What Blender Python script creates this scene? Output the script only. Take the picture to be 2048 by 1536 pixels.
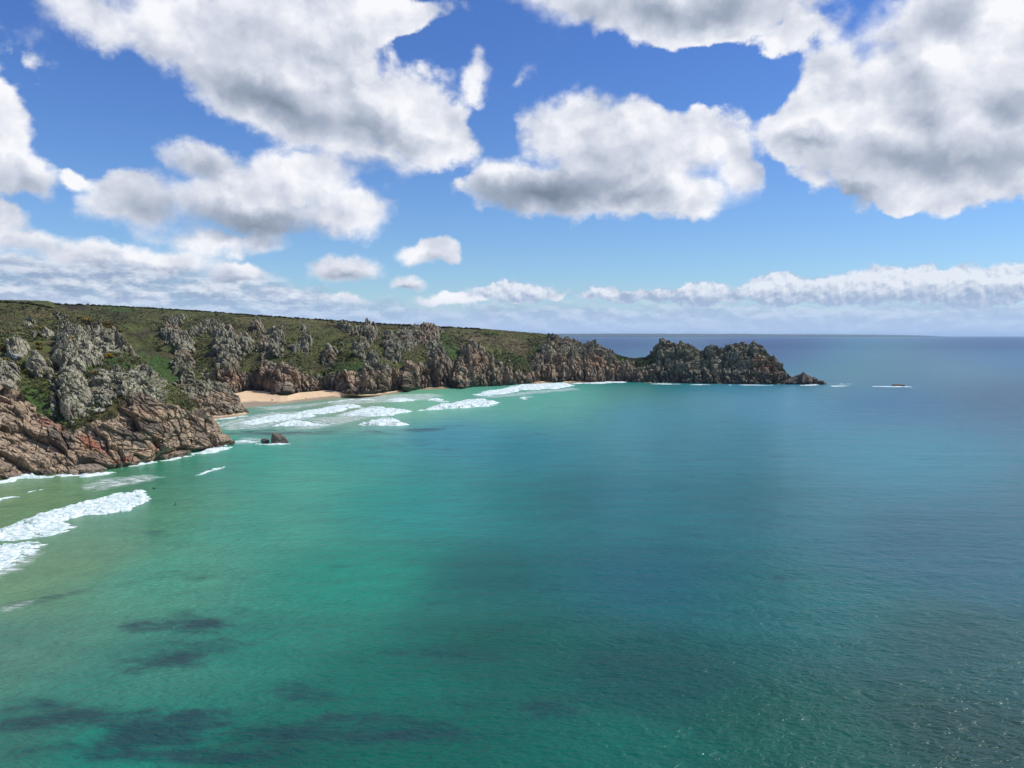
import bpy, bmesh, math, random
import numpy as np
from mathutils import Vector
R = math.radians
for o in list(bpy.data.objects): bpy.data.objects.remove(o)
scene = bpy.context.scene
COL = scene.collection

# ------------------------------------------------------------------ camera
H = 60.0            # metres above the sea
F = 1671.0          # focal length in pixels of the 2048 px wide photograph
HOR = 671.5         # pixel row of the horizon
PITCH = math.atan((768 - HOR) / F)
cam_d = bpy.data.cameras.new('camera'); cam = bpy.data.objects.new('camera', cam_d)
COL.objects.link(cam); scene.camera = cam
cam.location = (0, 0, H); cam.rotation_euler = (R(90) - PITCH, R(0.03), 0)
cam_d.sensor_width = 36; cam_d.lens = 36 * F / 2048
cam_d.clip_start = 1; cam_d.clip_end = 200000

def ray(px, py):
    x = (np.asarray(px, float) - 1024) / F; y = -(np.asarray(py, float) - 768) / F
    c, s = math.cos(PITCH), math.sin(PITCH)
    return x, c + y * s, -s + y * c            # X, Y, Z (per unit of camera depth)
def on_z(px, py, z=0.0):                       # point of that ray at height z
    x, y, w = ray(px, py); k = (z - H) / w
    return np.stack([x * k, y * k, 0 * x + z], -1)
def on_y(px, py, Y):                           # point of that ray at forward distance Y
    x, y, w = ray(px, py); k = Y / y
    return np.stack([x * k, Y + 0 * x, H + w * k], -1)

# ------------------------------------------------------------------ sun and sky
SUN_EL, SUN_AZ = 48.0, 84.0                    # azimuth clockwise from the view axis (+Y)
sd = bpy.data.lights.new('sun', 'SUN'); so = bpy.data.objects.new('sun', sd); COL.objects.link(so)
sd.energy = 4.8; sd.angle = R(0.5); sd.color = (1, 0.955, 0.88)
sv = Vector((math.sin(R(SUN_AZ)) * math.cos(R(SUN_EL)), math.cos(R(SUN_AZ)) * math.cos(R(SUN_EL)), math.sin(R(SUN_EL))))
so.rotation_euler = sv.to_track_quat('Z', 'Y').to_euler()
scene.view_settings.view_transform = 'Standard'; scene.view_settings.look = 'None'
scene.view_settings.exposure = 0.0; scene.view_settings.gamma = 1

class NT:                                      # small node-tree helper
    def __init__(s, tree): s.t = tree; s.n = tree.nodes; s.l = tree.links
    def new(s, typ, **kw):
        n = s.n.new(typ)
        for k, v in kw.items(): setattr(n, k, v)
        return n
    def put(s, sock, v):
        if v is None: return
        if isinstance(v, bpy.types.NodeSocket): s.l.new(v, sock)
        else:
            if sock.type == 'RGBA' and len(v) == 3: v = (*v, 1)
            sock.default_value = v
    def math(s, op, a, b=None, c=None, clamp=False):
        n = s.new('ShaderNodeMath', operation=op); n.use_clamp = clamp
        for i, v in enumerate((a, b, c)): s.put(n.inputs[i], v)
        return n.outputs[0]
    def vec(s, op, a, b=None, scale=None):
        n = s.new('ShaderNodeVectorMath', operation=op); s.put(n.inputs[0], a)
        if b is not None: s.put(n.inputs[1], b)
        if scale is not None: s.put(n.inputs['Scale'], scale)
        return n.outputs['Value'] if op in ('LENGTH', 'DOT_PRODUCT') else n.outputs[0]
    def noise(s, v, scale, detail=2, rough=.5, out=0, dist=0, lac=2.0):
        n = s.new('ShaderNodeTexNoise'); s.put(n.inputs['Vector'], v)
        n.inputs['Scale'].default_value = scale; n.inputs['Detail'].default_value = detail
        n.inputs['Roughness'].default_value = rough; n.inputs['Distortion'].default_value = dist
        n.inputs['Lacunarity'].default_value = lac
        return n.outputs[out]
    def smooth(s, v, a, b, lo=0.0, hi=1.0):
        n = s.new('ShaderNodeMapRange', interpolation_type='SMOOTHSTEP'); s.put(n.inputs['Value'], v)
        for k, w in (('From Min', a), ('From Max', b), ('To Min', lo), ('To Max', hi)): s.put(n.inputs[k], w)
        return n.outputs[0]
    def lin(s, v, a, b, lo=0.0, hi=1.0):
        n = s.new('ShaderNodeMapRange'); s.put(n.inputs['Value'], v)
        for k, w in (('From Min', a), ('From Max', b), ('To Min', lo), ('To Max', hi)): s.put(n.inputs[k], w)
        return n.outputs[0]
    def mix(s, f, a, b, blend='MIX'):
        n = s.new('ShaderNodeMix', data_type='RGBA', blend_type=blend)
        s.put(n.inputs[0], f); s.put(n.inputs[6], a); s.put(n.inputs[7], b); return n.outputs[2]
    def mapping(s, v, loc=(0, 0, 0), rot=(0, 0, 0), scale=(1, 1, 1), typ='POINT'):
        n = s.new('ShaderNodeMapping', vector_type=typ); s.put(n.inputs[0], v)
        n.inputs['Location'].default_value = loc; n.inputs['Rotation'].default_value = rot
        n.inputs['Scale'].default_value = scale; return n.outputs[0]
    def attr(s, name, out='Fac'):
        n = s.new('ShaderNodeAttribute'); n.attribute_name = name; return n.outputs[out]

def build_world():
    w = bpy.data.worlds.new('World'); scene.world = w; w.use_nodes = True
    w.cycles.sampling_method = 'MANUAL'; w.cycles.sample_map_resolution = 512
    t = NT(w.node_tree); t.n.clear()
    out = t.new('ShaderNodeOutputWorld')
    sky = t.new('ShaderNodeTexSky', sky_type='NISHITA'); sky.sun_disc = False
    sky.sun_elevation = R(SUN_EL); sky.sun_rotation = R(SUN_AZ); sky.altitude = 60
    sky.air_density = 1.0; sky.dust_density = 0.15; sky.ozone_density = 2.5
    d = t.new('ShaderNodeTexCoord').outputs['Generated']
    sp = t.new('ShaderNodeSeparateXYZ'); t.l.new(d, sp.inputs[0])
    X, Y, Z = sp.outputs
    az = t.math('ARCTAN2', X, Y)
    hor = t.math('SQRT', t.math('ADD', t.math('MULTIPLY', X, X), t.math('MULTIPLY', Y, Y)))
    el = t.math('ARCTAN2', Z, hor)
    cb = t.new('ShaderNodeCombineXYZ'); t.l.new(az, cb.inputs[0]); t.l.new(el, cb.inputs[1])
    P0 = cb.outputs[0]
    hue = t.smooth(el, 0.0, 0.36, 0, 1)
    tint = t.mix(hue, (.58, .76, .98), (0.42, 0.62, 1.02))
    blue = t.mix(1.0, sky.outputs[0], tint, 'MULTIPLY')
    bgA = t.new('ShaderNodeBackground'); t.l.new(blue, bgA.inputs[0]); bgA.inputs[1].default_value = 0.13

    def angles(px, py):
        x, y, z = ray(px, py)
        return math.atan2(x, y), math.atan2(z, math.hypot(x, y))
    warp = t.vec('SUBTRACT', t.noise(P0, 7, 3, .5, 1), (.5, .5, .5))
    warp2 = t.vec('SUBTRACT', t.noise(P0, 34, 4, .6, 1), (.5, .5, .5))
    wsc = t.smooth(el, .05, .26, .025, .10)
    P = t.vec('ADD', P0, t.vec('ADD', t.vec('SCALE', warp, scale=wsc), t.vec('SCALE', warp2, scale=.030)))
    def field(blobs, soft=.25, src=None):
        acc = None
        for (x, y, rx, ry, rot, g) in blobs:
            a, e = angles(x, y)
            m = t.mapping(src or P, (a, e, 0), (0, 0, R(-rot)), (rx / F, ry / F, 1), 'TEXTURE')
            f = t.math('MULTIPLY_ADD', t.vec('LENGTH', m), -g, g)
            acc = f if acc is None else t.math('SMOOTH_MAX', acc, f, soft)
        return acc
    # x, y, rx, ry, rotation (clockwise in the picture), strength
    clouds = [(190, 10, 150, 70, 10, .9), (360, 60, 180, 95, 25, 1.), (500, 110, 200, 135, 28, 1.3), (640, 150, 260, 150, 25, 1.5), (760, 220, 230, 115, 20, 1.4),
        (860, 256, 105, 66, 15, 1.), (600, 250, 240, 80, 24, 1.1), (730, 312, 130, 44, 12, .7), (790, 15, 150, 50, 5, .8), (600, 30, 200, 80, 0, 1.1),
        (1165, 262, 140, 100, 0, 1.3), (1250, 330, 200, 125, 5, 1.5), (1020, 372, 125, 74, -5, 1.1), (1120, 380, 230, 75, 0, 1.3), (1400, 280, 80, 95, 0, .9), (1485, 300, 66, 130, 0, .95), (1340, 400, 150, 56, 0, 1.2), (1225, 235, 90, 60, 0, 1), (1290, 290, 110, 80, 0, 1.2),
        (1680, 235, 170, 90, -8, 1.2), (1830, 230, 230, 130, -10, 1.4), (1990, 270, 230, 160, 0, 1.5), (1930, 70, 250, 120, -15, 1.2), (1830, 350, 230, 78, 3, 1.3), (1650, 300, 110, 45, 15, .8), (1680, 130, 70, 60, -30, .5), (2060, 150, 200, 160, 0, 1.3),
        (1380, 5, 360, 68, 0, 1.1), (1590, 55, 110, 40, 15, .6), (1130, -10, 180, 40, 0, .6),
        (480, 412, 240, 70, 3, 1.2), (410, 345, 95, 58, 10, 1.), (600, 365, 130, 70, -5, 1.2), (270, 400, 120, 75, 0, .9), (690, 425, 130, 62, 5, 1.1), (440, 478, 200, 40, 4, .7),
        (35, 340, 90, 54, 15, .9), (10, 425, 66, 46, 5, .9), (60, 480, 100, 42, 5, .9), (150, 350, 40, 30, 0, .5),
        (950, 168, 58, 56, -20, .55), (1038, 160, 36, 32, -30, .4), (50, 100, 60, 60, 0, .35),
        (866, 508, 72, 36, 0, 1.1), (690, 536, 100, 38, 3, 1.), (250, 522, 230, 52, 2, .9), (480, 550, 130, 34, 0, .6), (820, 562, 56, 20, 10, .8), (60, 540, 100, 30, 0, 1.), (200, 500, 80, 34, 0, 1.), (335, 515, 90, 32, 0, 1.), (130, 565, 120, 26, 0, .9), (430, 572, 80, 26, 0, .9), (480, 545, 70, 30, 0, .9), (570, 592, 90, 22, 0, .8), (50, 595, 110, 22, 0, .8), (255, 585, 100, 22, 0, .8), (690, 602, 90, 18, 0, .8), (900, 598, 100, 18, 0, .8), (1060, 590, 90, 18, 0, .8), (1010, 575, 40, 14, 0, .6),
        (-250, 250, 300, 150, 0, 1.), (2400, 250, 300, 150, 0, 1.)]
    clouds = [(a, b, c * .93, d * .90, e, f) if b > 0 else (a, b, c, d, e, f) for a, b, c, d, e, f in clouds]
    B = field(clouds)
    n1 = t.noise(t.mapping(P0, scale=(1, 1.25, 1)), 15, 8, .52)
    up = t.vec('ADD', P0, (.010, .016, 0))
    n2 = t.noise(t.mapping(up, scale=(1, 1.25, 1)), 15, 8, .52)
    Fd = t.math('ADD', B, t.math('MULTIPLY_ADD', n1, 1.15, -.66))
    # clouds beyond the part of the sky the photograph shows
    farside = t.math('MAXIMUM', t.smooth(el, .40, .55), t.smooth(t.math('ABSOLUTE', az), .62, .85))
    g = t.math('MULTIPLY_ADD', t.noise(P0, 3.2, 8, .55), 3.4, -1.75)
    Fd = t.math('MAXIMUM', Fd, t.math('MULTIPLY_ADD', farside, 2, t.math('ADD', g, -2)))
    soft = t.noise(P0, 4.5, 2, .5)
    alpha = t.smooth(Fd, -.03, t.smooth(soft, .38, .6, .14, .50))
    # billow light: noise difference towards the sun, and grey flat bases
    s1 = t.noise(P, 10, 5, .50); s2 = t.noise(t.vec('ADD', P, (.014, .022, 0)), 10, 5, .50)
    rel = t.math('ADD', t.math('MULTIPLY', t.math('SUBTRACT', s1, s2), 1.5), t.math('MULTIPLY', t.math('SUBTRACT', n1, n2), .85))
    shades = [(560, 215, 200, 60, 26, 1.15), (470, 60, 130, 70, 20, .35), (720, 268, 200, 48, 15, .6), (1090, 395, 200, 60, -3, 1.5), (1260, 400, 110, 36, 5, .9), (1180, 300, 60, 60, 0, .35),
        (1800, 330, 190, 62, 8, 1.), (1960, 340, 170, 40, 0, .8), (1640, 290, 75, 30, 5, .8), (1685, 395, 80, 24, 0, .9), (2030, 210, 70, 70, 0, .7), (1900, 60, 130, 45, -30, .6), (1350, 5, 330, 50, 0, .75),
        (500, 450, 210, 40, 5, 1.1), (280, 420, 120, 60, 0, .7), (400, 350, 110, 40, 5, .5), (700, 350, 110, 40, 12, .7), (55, 350, 90, 40, 10, .5), (690, 552, 80, 18, 3, .8), (866, 526, 60, 16, 0, .6), (260, 545, 230, 24, 0, .7), (40, 500, 100, 26, 0, .5), (60, 556, 100, 14, 0, .8), (200, 520, 80, 14, 0, .7), (335, 533, 90, 14, 0, .8), (130, 580, 120, 12, 0, .7), (430, 588, 80, 12, 0, .7), (480, 562, 70, 12, 0, .7), (820, 572, 50, 9, 0, .7)]
    S = t.math('MAXIMUM', field(shades, .2), 0.0)
    gen = t.math('MULTIPLY', t.math('MAXIMUM', t.math('SUBTRACT', g, .25), 0.0), .9)
    S = t.math('ADD', S, t.math('MULTIPLY', gen, farside))
    thick = t.smooth(Fd, .05, 1.3)
    S2 = t.math('MULTIPLY', S, t.math('MULTIPLY_ADD', n1, .4, .75))
    rel = t.math('MULTIPLY', rel, t.math('MULTIPLY_ADD', t.math('MINIMUM', S, 1.0), -.6, 1.0))
    lum = t.math('ADD', t.math('MULTIPLY_ADD', S2, -.66, t.math('MULTIPLY_ADD', thick, -.06, .84)), rel)
    n3 = t.noise(P0, 5, 5, .5)
    lum = t.math('ADD', lum, t.math('MULTIPLY_ADD', n3, .16, -.08))
    ramp = t.new('ShaderNodeValToRGB'); t.l.new(lum, ramp.inputs[0]); cr = ramp.color_ramp
    cr.elements[0].position = 0.0; cr.elements[0].color = (.20, .25, .34, 1)
    cr.elements[1].position = 1.0; cr.elements[1].color = (.95, .96, 1.0, 1)
    e = cr.elements.new(.35); e.color = (.36, .42, .53, 1)
    e = cr.elements.new(.7); e.color = (.66, .70, .80, 1)
    bgB = t.new('ShaderNodeBackground'); t.l.new(ramp.outputs[0], bgB.inputs[0])
    m1 = t.new('ShaderNodeMixShader'); t.l.new(alpha, m1.inputs[0]); t.l.new(bgA.outputs[0], m1.inputs[1]); t.l.new(bgB.outputs[0], m1.inputs[2])
    # bank of low cloud near the horizon
    low = t.noise(t.mapping(P0, scale=(1, 2.3, 1)), 30, 8, .6)
    lowb = t.noise(t.mapping(t.vec('ADD', P0, (.003, .006, 0)), scale=(1, 2.3, 1)), 30, 8, .6)
    puffs = [(1560, 580, 75, 36, 0, 1.2), (1700, 580, 110, 36, 0, 1.2), (1820, 572, 100, 40, 0, 1.2), (2000, 570, 110, 44, 0, 1.2), (1410, 588, 110, 24, 0, 1.), (1250, 590, 120, 20, 0, .8), (1900, 590, 160, 26, 0, 1), (1030, 585, 120, 24, 0, .7), (2150, 560, 120, 50, 0, 1)]
    PF = field(puffs, .3, t.vec('ADD', P0, t.vec('ADD', t.vec('SCALE', warp2, scale=.035), t.vec('SCALE', t.vec('SUBTRACT', t.noise(P0, 90, 3, .6, 1), (.5, .5, .5)), scale=.010))))
    pa = t.smooth(PF, .0, .30)
    n3_ = t.noise(t.mapping(P0, scale=(1, 1.6, 1)), 9, 4, .6)
    leftness = t.smooth(az, -.05, -.5)
    topel = t.math('MULTIPLY_ADD', leftness, .048, .062)
    band = t.smooth(t.math('ADD', el, t.math('MULTIPLY_ADD', n3_, .05, -.025)), topel, t.math('SUBTRACT', topel, .045))
    la = t.smooth(t.math('ADD', low, t.math('MULTIPLY_ADD', band, .55, -.5)), .21, .47)
    la = t.math('MULTIPLY', t.math('MULTIPLY', la, band), .82)
    lum2 = t.math('ADD', t.math('MULTIPLY', t.math('SUBTRACT', low, lowb), 4.0), t.math('MULTIPLY_ADD', low, 1.1, -.15))
    colL = t.mix(t.math('MAXIMUM', t.math('MINIMUM', lum2, 1.0), 0.0), (.30, .41, .60), (.70, .77, .88))
    n5 = t.noise(P0, 60, 5, .6); n6 = t.noise(t.vec('ADD', P0, (.003, .005, 0)), 60, 5, .6)
    hgt = t.math('ADD', t.smooth(el, .034, .062), t.math('MULTIPLY', t.math('SUBTRACT', n5, n6), 2.6), clamp=True)
    colP = t.mix(hgt, (.36, .46, .64), (.80, .85, .94))
    colL = t.mix(pa, colL, colP); la = t.math('MAXIMUM', la, t.math('MULTIPLY', pa, .97))
    bgC = t.new('ShaderNodeBackground'); t.l.new(colL, bgC.inputs[0])
    m2 = t.new('ShaderNodeMixShader'); t.l.new(la, m2.inputs[0]); t.l.new(m1.outputs[0], m2.inputs[1]); t.l.new(bgC.outputs[0], m2.inputs[2])
    # pale air just over the sea
    bgD = t.new('ShaderNodeBackground'); bgD.inputs[0].default_value = (.46, .61, .88, 1)
    ha = t.smooth(el, .055, .002, 0, .85)
    m3 = t.new('ShaderNodeMixShader'); t.l.new(ha, m3.inputs[0]); t.l.new(m2.outputs[0], m3.inputs[1]); t.l.new(bgD.outputs[0], m3.inputs[2])
    t.l.new(m3.outputs[0], out.inputs[0])
build_world()

# ------------------------------------------------------------------ numeric noise
def _h(i, j, k, s):
    n = (i.astype(np.int64) * 374761393 + j.astype(np.int64) * 668265263 + k.astype(np.int64) * 2147483647 + s * 1274126177) & 0xFFFFFFFF
    n = ((n ^ (n >> 13)) * 1274126177) & 0xFFFFFFFF
    n = ((n ^ (n >> 16)) * 2246822519) & 0xFFFFFFFF
    return ((n ^ (n >> 15)) & 0xFFFFFF) / float(0x1000000)
def vnoise(P, s=0):
    f = np.floor(P); i = f.astype(np.int64); u = P - f; u = u * u * (3 - 2 * u); r = 0
    for a in (0, 1):
        for b in (0, 1):
            for c in (0, 1):
                w = (u[..., 0] if a else 1 - u[..., 0]) * (u[..., 1] if b else 1 - u[..., 1]) * (u[..., 2] if c else 1 - u[..., 2])
                r = r + w * _h(i[..., 0] + a, i[..., 1] + b, i[..., 2] + c, s)
    return r
def fbm(P, o=4, s=0, g=.5):
    r = 0; a = 1; t = 0
    for k in range(o): r = r + a * vnoise(P * 2.03 ** k + 17.3 * k, s + k); t += a; a *= g
    return r / t
def facets(P, s=0):                                       # like voro, with a tilt of its own for each block
    f = np.floor(P).astype(np.int64); F1 = np.full(P.shape[:-1], 9.); F2 = F1.copy(); val = np.zeros(P.shape[:-1])
    for a in (-1, 0, 1):
        for b in (-1, 0, 1):
            for c in (-1, 0, 1):
                i, j, k = f[..., 0] + a, f[..., 1] + b, f[..., 2] + c
                dx = P[..., 0] - i - _h(i, j, k, s); dy = P[..., 1] - j - _h(i, j, k, s + 1); dz = P[..., 2] - k - _h(i, j, k, s + 2)
                d = np.maximum(np.maximum(np.abs(dx), np.abs(dy)), np.abs(dz)) * .55 + .45 * np.sqrt(dx * dx + dy * dy + dz * dz)
                m = d < F1; F2 = np.where(m, F1, np.minimum(F2, d)); F1 = np.where(m, d, F1)
                v = _h(i, j, k, s + 3) - .5 + 1.1 * (_h(i, j, k, s + 4) - .5) * dx + .9 * (_h(i, j, k, s + 5) - .65) * dz
                val = np.where(m, v, val)
    return val, F2 - F1
def voro(P, s=0):
    f = np.floor(P).astype(np.int64); F1 = np.full(P.shape[:-1], 9.); F2 = F1.copy(); idv = np.zeros(P.shape[:-1])
    for a in (-1, 0, 1):
        for b in (-1, 0, 1):
            for c in (-1, 0, 1):
                i, j, k = f[..., 0] + a, f[..., 1] + b, f[..., 2] + c
                dx = i + _h(i, j, k, s) - P[..., 0]; dy = j + _h(i, j, k, s + 1) - P[..., 1]; dz = k + _h(i, j, k, s + 2) - P[..., 2]
                d = dx * dx + dy * dy + dz * dz
                m = d < F1; F2 = np.where(m, F1, np.minimum(F2, d)); F1 = np.where(m, d, F1); idv = np.where(m, _h(i, j, k, s + 3), idv)
    return np.sqrt(F1), np.sqrt(F2), idv
def sst(a, b, x):
    t = np.clip((x - a) / (b - a), 0, 1); return t * t * (3 - 2 * t)
def rotY(P, deg):
    c, s = math.cos(R(deg)), math.sin(R(deg)); Q = P.copy()
    Q[..., 0] = c * P[..., 0] + s * P[..., 2]; Q[..., 2] = -s * P[..., 0] + c * P[..., 2]; return Q

# ------------------------------------------------------------------ objects
def tag(o, label=None, cat=None, group=None, kind=None):
    for k, v in (('label', label), ('category', cat), ('group', group), ('kind', kind)):
        if v: o[k] = v
    return o
def mesh_obj(name, V, Fc, mat=None, parent=None, attrs=None, smooth=False):
    me = bpy.data.meshes.new(name); V = np.asarray(V, np.float32); Fc = np.asarray(Fc, np.int32)
    k = Fc.shape[1]; me.vertices.add(len(V)); me.vertices.foreach_set('co', V.ravel())
    me.loops.add(Fc.size); me.loops.foreach_set('vertex_index', Fc.ravel())
    me.polygons.add(len(Fc)); me.polygons.foreach_set('loop_start', np.arange(0, Fc.size, k, dtype=np.int32))
    me.polygons.foreach_set('loop_total', np.full(len(Fc), k, np.int32))
    me.update(calc_edges=True)
    me.polygons.foreach_set('use_smooth', np.full(len(Fc), bool(smooth)))
    for n, a in (attrs or {}).items():
        a = np.asarray(a, np.float32)
        if a.ndim == 1: at = me.attributes.new(n, 'FLOAT', 'POINT'); at.data.foreach_set('value', a)
        else: at = me.attributes.new(n, 'FLOAT_COLOR', 'POINT'); at.data.foreach_set('color', np.concatenate([a, np.ones((len(a), 1), np.float32)], 1).ravel())
    if mat: me.materials.append(mat)
    o = bpy.data.objects.new(name, me); COL.objects.link(o)
    if parent: o.parent = parent
    return o
def grid_faces(nr, nc):
    a = np.arange(nr * nc).reshape(nr, nc)
    return np.stack([a[:-1, :-1], a[:-1, 1:], a[1:, 1:], a[1:, :-1]], -1).reshape(-1, 4)
def split(name, V, Fc, keep, mat, attrs, **kw):            # a part of a big grid as a mesh of its own
    f = Fc[keep]; u, inv = np.unique(f, return_inverse=True)
    return mesh_obj(name, V[u], inv.reshape(f.shape), mat, attrs={k: v[u] for k, v in attrs.items()}, **kw)

# ------------------------------------------------------------------ materials
def material(name):
    m = bpy.data.materials.new(name); m.use_nodes = True; t = NT(m.node_tree); t.n.clear()
    out = t.new('ShaderNodeOutputMaterial'); b = t.new('ShaderNodeBsdfPrincipled'); t.l.new(b.outputs[0], out.inputs[0])
    return m, t, b
def bump(t, b, h, strength, dist, normal=None):
    n = t.new('ShaderNodeBump'); n.inputs['Strength'].default_value = strength; n.inputs['Distance'].default_value = dist
    t.put(n.inputs['Height'], h)
    if normal: t.l.new(normal, n.inputs['Normal'])
    t.l.new(n.outputs[0], b.inputs['Normal']); return n.outputs[0]

def rock_colour(t, P, tan, dark, red):
    n1 = t.noise(P, .25, 6, .6); n2 = t.noise(P, 1.3, 5, .65); n3 = t.noise(P, .07, 4, .5)
    streak = t.noise(t.mapping(P, scale=(1, 1, .22)), .7, 6, .68); n4 = t.noise(P, .045, 3, .5)
    grey = t.mix(t.smooth(n2, .36, .62), (.13, .125, .08), (.55, .52, .39))
    grey = t.mix(t.smooth(n1, .52, .68, 0, .6), grey, (.17, .175, .095))
    grey = t.mix(t.smooth(n3, .42, .62, 0, .5), grey, (.19, .165, .13))
    grey = t.mix(t.smooth(t.vec('LENGTH', P), 550, 700, 0, .30), grey, (.17, .165, .11))
    tn = t.mix(t.smooth(streak, .34, .64), (.18, .132, .09), (.50, .38, .262))
    tn = t.mix(t.smooth(n1, .52, .68, 0, .6), tn, (.28, .24, .185))
    tn = t.mix(t.smooth(n3, .50, .66, 0, .45), tn, (.38, .24, .13))
    tn = t.mix(t.smooth(n4, .50, .62, 0, .6), tn, (.115, .095, .078))
    tn = t.mix(t.math('MULTIPLY', red, .75), tn, (.30, .095, .06))
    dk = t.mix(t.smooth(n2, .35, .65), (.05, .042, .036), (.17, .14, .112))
    def joints(sc, th, rot=0):
        v = t.new('ShaderNodeTexVoronoi', feature='DISTANCE_TO_EDGE'); wv = t.vec('ADD', P, t.vec('SCALE', t.noise(P, .4, 3, .5, 1), scale=1.6))
        t.put(v.inputs['Vector'], t.mapping(wv, rot=(0, rot, 0), scale=sc)); v.inputs['Scale'].default_value = 1
        return t.smooth(v.outputs['Distance'], th, .0)
    jn = t.math('MAXIMUM', t.math('MAXIMUM', joints((.34, .3, .14), .05), t.math('MULTIPLY', joints((.22, .2, .035), .07), t.smooth(t.vec('LENGTH', P), 550, 700))), t.math('MULTIPLY', joints((.8, .8, .55), .07, .4), .6))
    f = t.smooth(t.math('ADD', tan, t.math('MULTIPLY_ADD', n1, .9, -.45)), .35, .65)
    c = t.mix(f, grey, tn)
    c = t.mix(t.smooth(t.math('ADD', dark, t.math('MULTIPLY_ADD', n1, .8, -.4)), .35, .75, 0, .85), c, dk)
    return t.mix(t.math('MULTIPLY', jn, .5), c, (.045, .040, .032)), n2

def land_material():
    m, t, b = material('cliff_land'); geo = t.new('ShaderNodeNewGeometry'); P = geo.outputs['Position']
    rc, n2 = rock_colour(t, P, t.attr('tan'), t.attr('dark'), t.attr('red'))
    g1 = t.noise(P, .035, 5, .6); g2 = t.noise(P, .22, 6, .65); g3 = t.noise(P, .9, 4, .7)
    gr = t.mix(t.smooth(g2, .36, .64), (.042, .054, .015), (.115, .122, .036))
    gr = t.mix(t.smooth(g1, .47, .62, 0, .75), gr, (.085, .064, .032))
    gr = t.mix(t.smooth(t.noise(P, .012, 4, .6), .54, .66, 0, .6), gr, (.028, .027, .014))
    gr = t.mix(t.smooth(g3, .55, .68, 0, .6), gr, (.020, .024, .010))
    gr = t.mix(t.attr('scrub'), gr, (.026, .022, .014))
    gr = t.mix(t.attr('brown'), gr, t.mix(t.smooth(g2, .4, .6), (.07, .05, .03), (.16, .115, .065)))
    lush = t.mix(t.smooth(g3, .35, .65), (.026, .055, .013), (.075, .13, .030))
    gr = t.mix(t.smooth(t.math('ADD', t.attr('lush'), t.math('MULTIPLY_ADD', g2, .8, -.4)), .35, .65), gr, lush)
    rk = t.smooth(t.math('ADD', t.attr('rock'), t.math('MULTIPLY_ADD', g3, .5, -.25)), .42, .56)
    t.put(b.inputs['Base Color'], t.mix(rk, gr, rc)); b.inputs['Roughness'].default_value = .9
    b.inputs['Specular IOR Level'].default_value = .2
    h = t.math('ADD', t.noise(P, 1.1, 5, .7), t.math('MULTIPLY', t.noise(P, .35, 4, .6), 1.5))
    bump(t, b, h, .9, .9); return m
def boulder_material(name, tan, dark):
    m, t, b = material(name); P = t.new('ShaderNodeNewGeometry').outputs['Position']
    rc, n2 = rock_colour(t, P, tan, dark, 0.0)
    t.put(b.inputs['Base Color'], rc); b.inputs['Roughness'].default_value = .88
    bump(t, b, t.noise(P, 1.2, 5, .65), .8, .6); return m
def simple(name, c1, c2, scale=1., rough=.8, bd=.3):
    m, t, b = material(name); P = t.new('ShaderNodeNewGeometry').outputs['Position']
    n = t.noise(P, scale, 5, .6); t.put(b.inputs['Base Color'], t.mix(t.smooth(n, .35, .65), c1, c2))
    b.inputs['Roughness'].default_value = rough
    if bd: bump(t, b, n, .5, bd)
    return m
M_LAND = land_material()
M_GREY = boulder_material('grey_granite', .15, 0.)
M_PALE = simple('pale_lichen_granite', (.19, .185, .15), (.42, .40, .33), .8, .85, .5)
M_TAN = boulder_material('tan_granite', .9, .1)
M_WET = boulder_material('dark_wet_granite', .6, .85)
M_HEDGE = simple('hedge_leaves', (.022, .028, .012), (.065, .075, .030), .5)
M_HEATH = simple('heath_leaves', (.030, .038, .011), (.115, .120, .040), .3)
M_SCRUB = simple('scrub_leaves', (.024, .034, .011), (.085, .095, .030), .12)
M_GORSE = simple('gorse_leaves', (.030, .038, .014), (.07, .075, .025), 1.2)
M_FLOWER = simple('gorse_flowers', (.36, .20, .02), (.55, .36, .03), 1.5)
M_TWIG = simple('dead_wood', (.018, .014, .013), (.045, .034, .030), 2.)
M_SUIT = simple('black_neoprene', (.008, .009, .011), (.02, .021, .024), 5., .5, 0)
M_BOARD = simple('dark_board', (.02, .03, .03), (.05, .06, .06), 3., .35, 0)
M_SKIN = simple('skin', (.35, .20, .14), (.42, .26, .18), 8., .6, 0)
M_COAST = simple('far_farmland', (.03, .045, .025), (.07, .08, .045), .004)

def sand_material():
    m, t, b = material('sand'); geo = t.new('ShaderNodeNewGeometry'); P = geo.outputs['Position']
    z = t.new('ShaderNodeSeparateXYZ'); t.l.new(P, z.inputs[0])
    n = t.noise(P, .12, 5, .6); f = t.noise(P, 2., 4, .6)
    dry = t.mix(t.smooth(n, .35, .65), (.56, .40, .235), (.66, .48, .295)); wet = (.33, .25, .155)
    hh = t.math('ADD', z.outputs[2], t.math('MULTIPLY_ADD', n, 1.4, -.7))
    t.put(b.inputs['Base Color'], t.mix(t.smooth(hh, 1.5, .9), dry, wet))
    t.put(b.inputs['Roughness'], t.smooth(hh, .9, 1.5, .35, .95)); bump(t, b, f, .4, .1); return m
M_SAND = sand_material()
def foam_material():
    m, t, b = material('sea_foam'); P = t.new('ShaderNodeNewGeometry').outputs['Position']
    n = t.noise(t.mapping(P, scale=(.45, 1, 1)), .9, 6, .7)
    t.put(b.inputs['Base Color'], t.mix(t.smooth(n, .38, .60), (.34, .50, .47), (.74, .78, .79))); b.inputs['Roughness'].default_value = .75
    bump(t, b, n, .8, .35); return m
M_FOAM = foam_material()
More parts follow.
